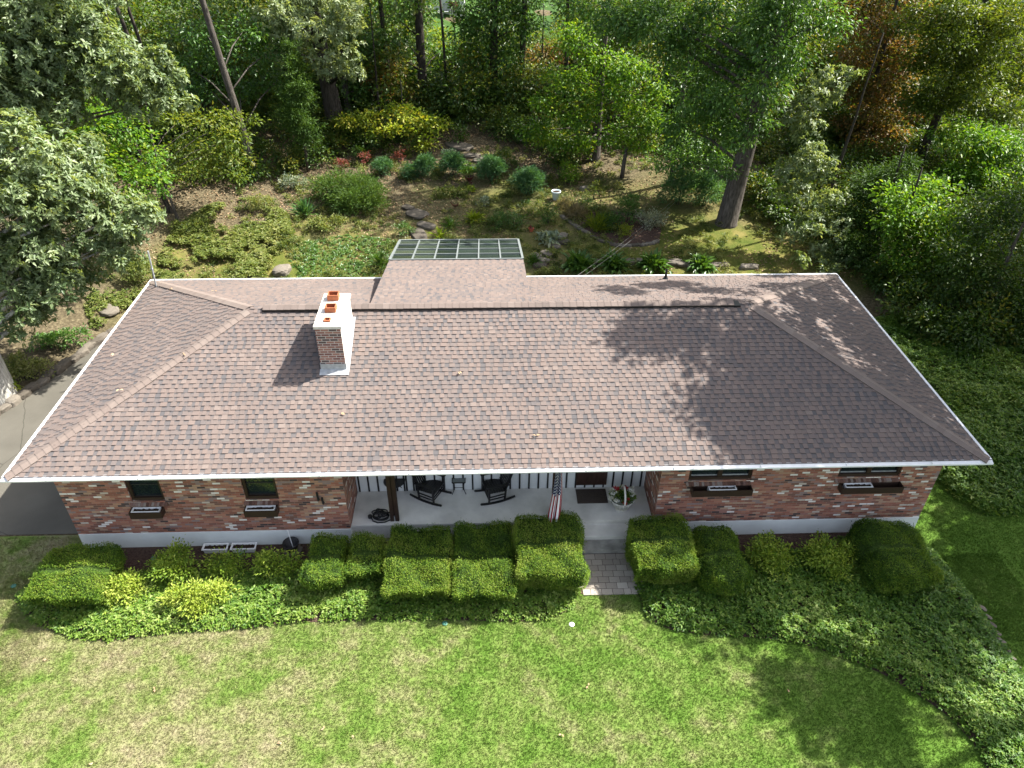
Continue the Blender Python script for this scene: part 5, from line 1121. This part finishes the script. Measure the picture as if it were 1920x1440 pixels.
tree('rusty_tree', G(1650, 330)+np.array([0, 3.5, .3]), 13, .14, [(1640, 95, 30, 1.4), (1690, 60, 30.5, 1.4), (1620, 170, 29, 1.3), (1665, 180, 29, 1.2), (1610, 240, 28, 1.1), (1650, 250, 28, 1.1), (1620, 300, 27, 1.0), (1670, 120, 29.5, 1.2), (1600, 20, 31, 1.4), (1720, 20, 31, 1.2), (1650, 20, 31, 1.2), (1680, 150, 27.5, .9), (1645, 60, 28, 1.1), (1600, 110, 28, 1.0), (1700, 100, 28, 1.0), (1640, 205, 27, .9), (1690, 220, 26.5, .8), (1630, 265, 26, .8), (1660, 290, 25.5, .7)], RUSTL,
     'rust brown tree turning colour at the upper right', BARKD, leaf=.22, dens=1.0, seed=21, hue=.42, flat=.75, upper=(3, 11, 14, 3, 1.4))
tree('locust_tree', G(1742, 335)+np.array([0, 1.5, .2]), 15, .22, [(1760, 35, 26, 1.3), (1825, 50, 26, 1.3), (1885, 30, 26, 1.3), (1780, 115, 25.5, 1.2), (1850, 125, 25.5, 1.2), (1905, 150, 25.5, 1.1), (1720, 110, 26, 1.0), (1755, 185, 25, 1.1), (1820, 195, 24.5, 1.1), (1880, 215, 24.5, 1.0), (1940, 90, 26, 1.2), (1715, 185, 25, .8), (1700, 40, 27, .9), (1740, 75, 24.5, .9), (1800, 80, 24, .9), (1790, 20, 24.5, 1.1), (1860, 80, 24, 1.0), (1840, 165, 23.5, .9), (1900, 40, 24, 1.0), (1770, 150, 24, .8)], BEECH,
     'olive yellow tree filling the upper right corner, with leaning trunk', BARKD, leaf=.2, dens=1.0, seed=22, hue=.3, flat=.55, lean=(1.3, 0), top=.4, upper=(4, 11, 14, 4, 1.6))
tree('dark_tree', G(1860, 350)+np.array([0, 2.5, .2]), 10, .12, [(1800, 260, 22, 1.1), (1865, 270, 22, 1.2), (1915, 300, 21.5, 1.2), (1840, 320, 21, 1.1), (1900, 370, 20, 1.2), (1790, 320, 21.5, .8)], MAPLE,
     'dim green tree at the right edge below the olive yellow one', BARKD, leaf=.2, dens=1.1, seed=23, hue=.3, flat=.6)
tree('maple_tree', (17.4, 15.5, tz(17.4, 15.5)), 5, .12, [(1700, 375, 15.5, .95), (1755, 360, 16, .9), (1720, 430, 15, 1.0), (1790, 415, 15.5, .9), (1680, 420, 15, .9), (1760, 465, 14.5, 1.1), (1830, 440, 15, 1.0), (1700, 480, 14.5, .9), (1735, 400, 15.2, 1.0), (1800, 490, 14.2, .9), (1720, 520, 13.8, .7)], MAPLE,
     'broad green maple in shade right of the house', BARKD, leaf=.18, wr=.7, dens=1.1, seed=24, hue=.42, flat=.55)
tree('dark_shrub_tree', G(1635, 470), 5, .1, [(1640, 390, 18, 1.1), (1635, 440, 17.5, 1.1), (1655, 490, 16, .9), (1625, 345, 19, 1.0), (1605, 470, 16.5, .8), (1660, 350, 18.5, .9), (1690, 330, 18, .9), (1640, 540, 15, .6)], CEDAR, 'nearly black evergreen between silvery oak and broad maple', BARKD, leaf=.16, wr=.3, dens=1.2, seed=25, hue=.15)
tree('understory_tree', (19.5, 11.5, tz(19.5, 11.5)), 5.5, .1, [(1860, 500, 12, .9), (1900, 450, 12.5, 1.0), (1820, 540, 11.5, .7), (1890, 560, 11, .9), (1930, 520, 11.5, 1.0), (1845, 580, 11, .8), (1920, 620, 10, .9), (1800, 470, 12.5, .9), (1870, 540, 11.6, 1.0), (1780, 530, 12.2, .8), (1830, 400, 14, 1.1), (1900, 390, 14, 1.2), (1880, 620, 10.2, .7)], UNDER,
     'loose dim understory tree at the right edge beside the house', BARK, leaf=.16, dens=1.0, seed=26, hue=.2)
# shade trees: they stand right of the frame and throw the shadow on roof and lawn
def shade_lobe(x, y, z, h):      # point at height h on the sun ray through (x, y, z)
    k = (h-z)/SUN[2]; return (x+SUN[0]*k, y+SUN[1]*k, h)
def shade(base, spots, label, seed, r0=.35, mat=OAKD, h=19):
    lobes = [(*shade_lobe(x, y, z, hh), R, 'w') for (x, y, z, hh, R) in spots]
    tree('shade_tree', (*base, tz(*base)), h, r0, lobes, mat, label, BARK, leaf=.3, wr=.6, dens=.62, seed=seed, hue=.4)
def shade_from(base, pts, label, seed, R, r0=.35, h=19, hmin=11, jig=.0):
    rng = np.random.default_rng(seed); spots = []
    for p in pts:
        for hh in np.arange(hmin+rng.uniform(0, 1.2), 27, .4):
            c = np.array(shade_lobe(p[0], p[1], p[2], hh)); u, v, d = proj(c); m = (R*1.75+.3)*FPX/max(d, 1)
            if d < 1 or u-m > 1920 or v+m < 0: spots.append((*c, R*rng.uniform(.8, 1.2), 'w')); break
    b = (*base, float(tz(*base)))
    tree('shade_tree', b, h, r0, spots, OAKD, label, BARK, leaf=.3, wr=.6, dens=1.7, seed=seed, hue=.4)
def fill(poly, step, holes=(), hr=24):
    P = np.array(poly, float); out = []; rng = np.random.default_rng(int(P.sum()))
    for y in np.arange(P[:, 1].min(), P[:, 1].max(), step[1]):
        for x in np.arange(P[:, 0].min(), P[:, 0].max(), step[0]):
            a, b = x+rng.uniform(-.3, .3)*step[0], y+rng.uniform(-.3, .3)*step[1]
            if in_poly(np.array([a]), np.array([b]), P)[0] and all(math.hypot(a-h[0], (b-h[1])*1.3) > hr for h in holes): out.append((a, b))
    return out
RH = [(1420, 545), (1600, 500), (1905, 880), (1840, 850), (1700, 750), (1560, 640)]
RS = fill(RH, (54, 38), ((1590, 672), (1640, 690), (1745, 788), (1530, 600), (1480, 560), (1700, 730)), 26)+fill([(1215, 600), (1215, 650), (1300, 690), (1290, 750), (1370, 790), (1380, 862), (1900, 880), (1600, 505), (1320, 520), (1160, 535), (1180, 560), (1380, 575)], (60, 36), ((1335, 618), (1428, 612), (1305, 680), (1350, 722), (1590, 672), (1630, 690), (1745, 788), (1532, 786), (1420, 540)), 40)
shade_from((21.5, 6.5), [roof_pt(*q) for q in RS], 'tall tree whose shade falls on the right of the roof', 30, .56)
shade_from((19.5, -2.0), [PZ(*q, 0) for q in fill([(1425, 1260), (1440, 1300), (1480, 1345), (1560, 1380), (1640, 1410), (1715, 1400), (1735, 1350), (1660, 1300), (1560, 1260), (1480, 1235)], (62, 44), ((1505, 1290),), 22)], 'tree whose shade falls as a blot on the front lawn', 31, .55, .28, 15)
shade_from((22.5, 1.5), [PZ(*q, .3) for q in fill([(1300, 1010), (1320, 1190), (1480, 1180), (1620, 1215), (1740, 1270), (1820, 1250), (1790, 1080), (1740, 1000)], (92, 66), ((1290, 1160), (1590, 1130), (1440, 1060), (1700, 1180)), 44)], 'tree whose shade falls on the right front bed', 32, .7)
shade_from((24.5, 11), [PZ(*q, .3) for q in fill([(1600, 540), (1780, 800), (1800, 960), (1850, 1110), (1940, 1190), (1990, 500)], (70, 46), ((1880, 900), (1755, 935), (1800, 960)), 34)], 'tree whose shade darkens the ground cover beside the house', 33, .95)

# woodland behind: one mass of far crowns, with gaps at the neighbour's lawn
def woodland():
    rng = np.random.default_rng(77); lv = Leaves()
    for i in range(760):
        px = rng.uniform(-60, 1980); yy = rng.uniform(31, 54); py = rng.uniform(-40, 245)
        q = PY(px, py, yy); g = float(tz(q[0], q[1]))
        if q[2] < g+.4: q[2] = g+rng.uniform(.4, 1.5)
        u, v, _ = proj(q)
        if (985 < u < 1065 and v < 140) or (790 < u < 885 and v < 95): continue
        lobe_leaves(lv, q, rng.uniform(.8, 1.6), .26, .55, .62, .8, .25, .4, rng, float(np.clip(rng.normal(.4, .28), 0, 1)))
    o = lv.build('woodland', UNDER); tag(o, 'far mass of woodland crowns behind the garden', 'woodland', kind='stuff')
    lv = Leaves()
    for i in range(5200):
        x = rng.uniform(-34, 44); y = rng.uniform(9, 46); u, v, _ = proj(np.array([x, y, float(tz(x, y))]))
        if not (-80 < u < 2000): continue
        lim = np.interp(u, [0, 330, 500, 620, 760, 800, 930, 990, 1080, 1110, 1320, 1380, 1440, 1600, 1650, 1800], [345, 362, 335, 300, 290, 262, 262, 300, 330, 292, 288, 345, 425, 490, 610, 670])
        if v > lim+rng.normal(0, 6) or (x < 13 and y < 20) or x < 13.4 and y < 13: continue
        R = rng.uniform(.35, .95 if u < 1500 else 1.1); lobe_leaves(lv, (x, y, float(tz(x, y))+R*.8), R, .17, .52, .62, .9, .1, .2, rng, float(np.clip(rng.normal(.35, .25), 0, 1)))
    o = lv.build('undergrowth', UNDER); tag(o, 'dense green undergrowth on the woodland floor', 'undergrowth', kind='stuff')
woodland()
def poles():
    rng = np.random.default_rng(5)
    for i, (px, py, r) in enumerate(((250, 190, .18), (285, 190, .15), (300, 185, .13), (735, 205, .2), (975, 190, .24), (1060, 200, .16), (1250, 200, .2), (560, 180, .2), (840, 195, .1), (110, 200, .2))):
        b = G(px, py); rt = empty('woodland_tree', b, 'bare trunk standing deep in the shaded woodland', 'tree', 'bare trunks deep in the woodland'); mb = MB(); l = rng.normal(0, .8)
        mb.tube([(0, 0, -.2), (l*.3, 0, 4), (l, 0, 12)], [r*.9, r*.75, r*.45], 8, jit=.05); mb.build('trunk', BARKD, rt, True)
        lv = Leaves(); [lobe_leaves(lv, b+[l+rng.normal(0, 2), rng.normal(0, 2), rng.uniform(11, 15)], 1.8, .34, .6, .5, rng=rng, spray=.5) for k in range(6)]; lv.build('crown', OAKD, rt, b)
poles()
# fallen leaves in the garden: one layer of litter
def litter():
    rng = np.random.default_rng(6); n = 26000; x = rng.uniform(-16, 22, n); y = rng.uniform(13.5, 32, n); k = fbm(x, y, 3, 2) > .42; x, y = x[k], y[k]; n = len(x)
    C = np.stack([x, y, tz(x, y)+.02], 1); D = rng.normal(size=(n, 3))*[1, 1, .2]; N = rng.normal(0, .3, (n, 3)); N[:, 2] += 1; V, F = leaf_geo(C, N, D, rng.uniform(.06, .13, n), .07)
    lv = Leaves(); lv.add(V, F, rng.random(n)); o = lv.build('leaf_litter', LITTER); tag(o, 'dry brown leaves scattered over the garden slope', 'leaf litter', kind='stuff')
litter()
def weeds():
    rng = np.random.default_rng(16); lv = Leaves()
    for i in range(2000):
        x = rng.uniform(-13, 14); y = rng.uniform(14, 29); q = np.array([x, y, float(tz(x, y))]); u, v, _ = proj(q)
        if fbm(x, y, 2.5, 6) < .44 or (770 < u < 830 and v > 380): continue
        R = rng.uniform(.06, .2)*(1.6 if rng.random() < .12 else 1); lobe_leaves(lv, q+[0, 0, R*.6], R, .09, .45, .8, spray=.1, rng=rng, hue=float(np.clip(rng.normal(.5, .25), 0, 1)))
    o = lv.build('weeds', IVY); tag(o, 'small green weeds scattered over the garden slope', 'weeds', kind='stuff')
weeds()

# ------------------------------------------------------------------ neighbour and wires
NL = [G(*p)[:2] for p in ((700, 60), (1100, 125), (1120, -20), (680, -30))]
sheet('neighbour_lawn', [(-16, 46), (18, 38), (26, 80), (-26, 80)], .03, pmat('far_lawn', (.04, .085, .018), .9, .1, var=.25, scale=1.2, bump=.5), 2)
b = G(838, 34); hz = float(b[2])
nh = empty('neighbour_house', (b[0], b[1]+4.5, hz), 'far white house glimpsed through the trees at the top', 'house'); c = (b[0], b[1]+4.5, hz)
mb = MB(); mb.box(b[0]-7, b[0]+1.4, b[1]+.8, b[1]+8, hz-.3, hz+3); root_at(mb.build('wall', SIDING, nh), c)
mb = MB(); mb.box(b[0]-6, b[0]-1.2, b[1]+.6, b[1]+.79, hz+.2, hz+2.4); root_at(mb.build('door', pmat('blue_door', (.12, .2, .32), .4, .4), nh), c)
mb = MB(); mb.quad((b[0]-7.5, b[1]+.3, hz+2.9), (b[0]+1.9, b[1]+.3, hz+2.9), (b[0]+1.9, b[1]+4.4, hz+4.8), (b[0]-7.5, b[1]+4.4, hz+4.8)); mb.quad((b[0]-7.5, b[1]+4.4, hz+4.8), (b[0]+1.9, b[1]+4.4, hz+4.8), (b[0]+1.9, b[1]+8.5, hz+2.9), (b[0]-7.5, b[1]+8.5, hz+2.9)); root_at(mb.build('roof', SOFF, nh), c)
rt = empty('grill', G(850, 30), 'dark round grill before the far white house', 'grill'); mb = MB(); mb.lathe([(0, .5), (.35, .6), (.42, .8), (.4, 1.0), (.2, 1.1), (0, 1.12)], (0, 0, 0), 16); mb.build('bowl', RUST, rt, True)
for k in range(3): mb = MB(); mb.tube([(.2*math.cos(k*2.1), .2*math.sin(k*2.1), .6), (.35*math.cos(k*2.1), .35*math.sin(k*2.1), 0)], .02, 6); mb.build('leg', DARKM, rt)
rt = empty('garden_chair', G(838, 32), 'small metal garden chair left of the dark grill', 'chair'); mb = MB()
mb.tube([(-.3, -.3, 0), (-.3, -.3, .6), (-.3, .3, .6), (-.3, .3, 0)], .02, 6); mb.tube([(.3, -.3, 0), (.3, -.3, .6), (.3, .3, .6), (.3, .3, 0)], .02, 6); mb.build('frame', FLASH, rt); mb = MB(); mb.box(-.28, .28, -.28, .28, .4, .43); mb.build('seat', FLASH, rt); mb = MB(); mb.box(-.28, .28, .26, .29, .45, .95); mb.build('backrest', FLASH, rt)
WR = pmat('wire', (.13, .13, .12), .5, .4)
for i, (a, e, lab) in enumerate((((1072, 513), (1262, 376), 'upper one of the two thin wires over the garden'), ((1086, 513), (1268, 377), 'lower one of the two thin wires over the garden'))):
    A = PY(*a, DP-.02); A[2] = min(A[2], 3.1); Bp = PY(*e, 22.6)
    pts = [A+(Bp-A)*t+np.array([0, 0, -.35*4*t*(1-t)*.4]) for t in np.linspace(0, 1, 12)]; mb = MB(); mb.tube(pts, .006, 5); o = mb.build('wire', WR, None, True); tag(o, lab, 'wire')
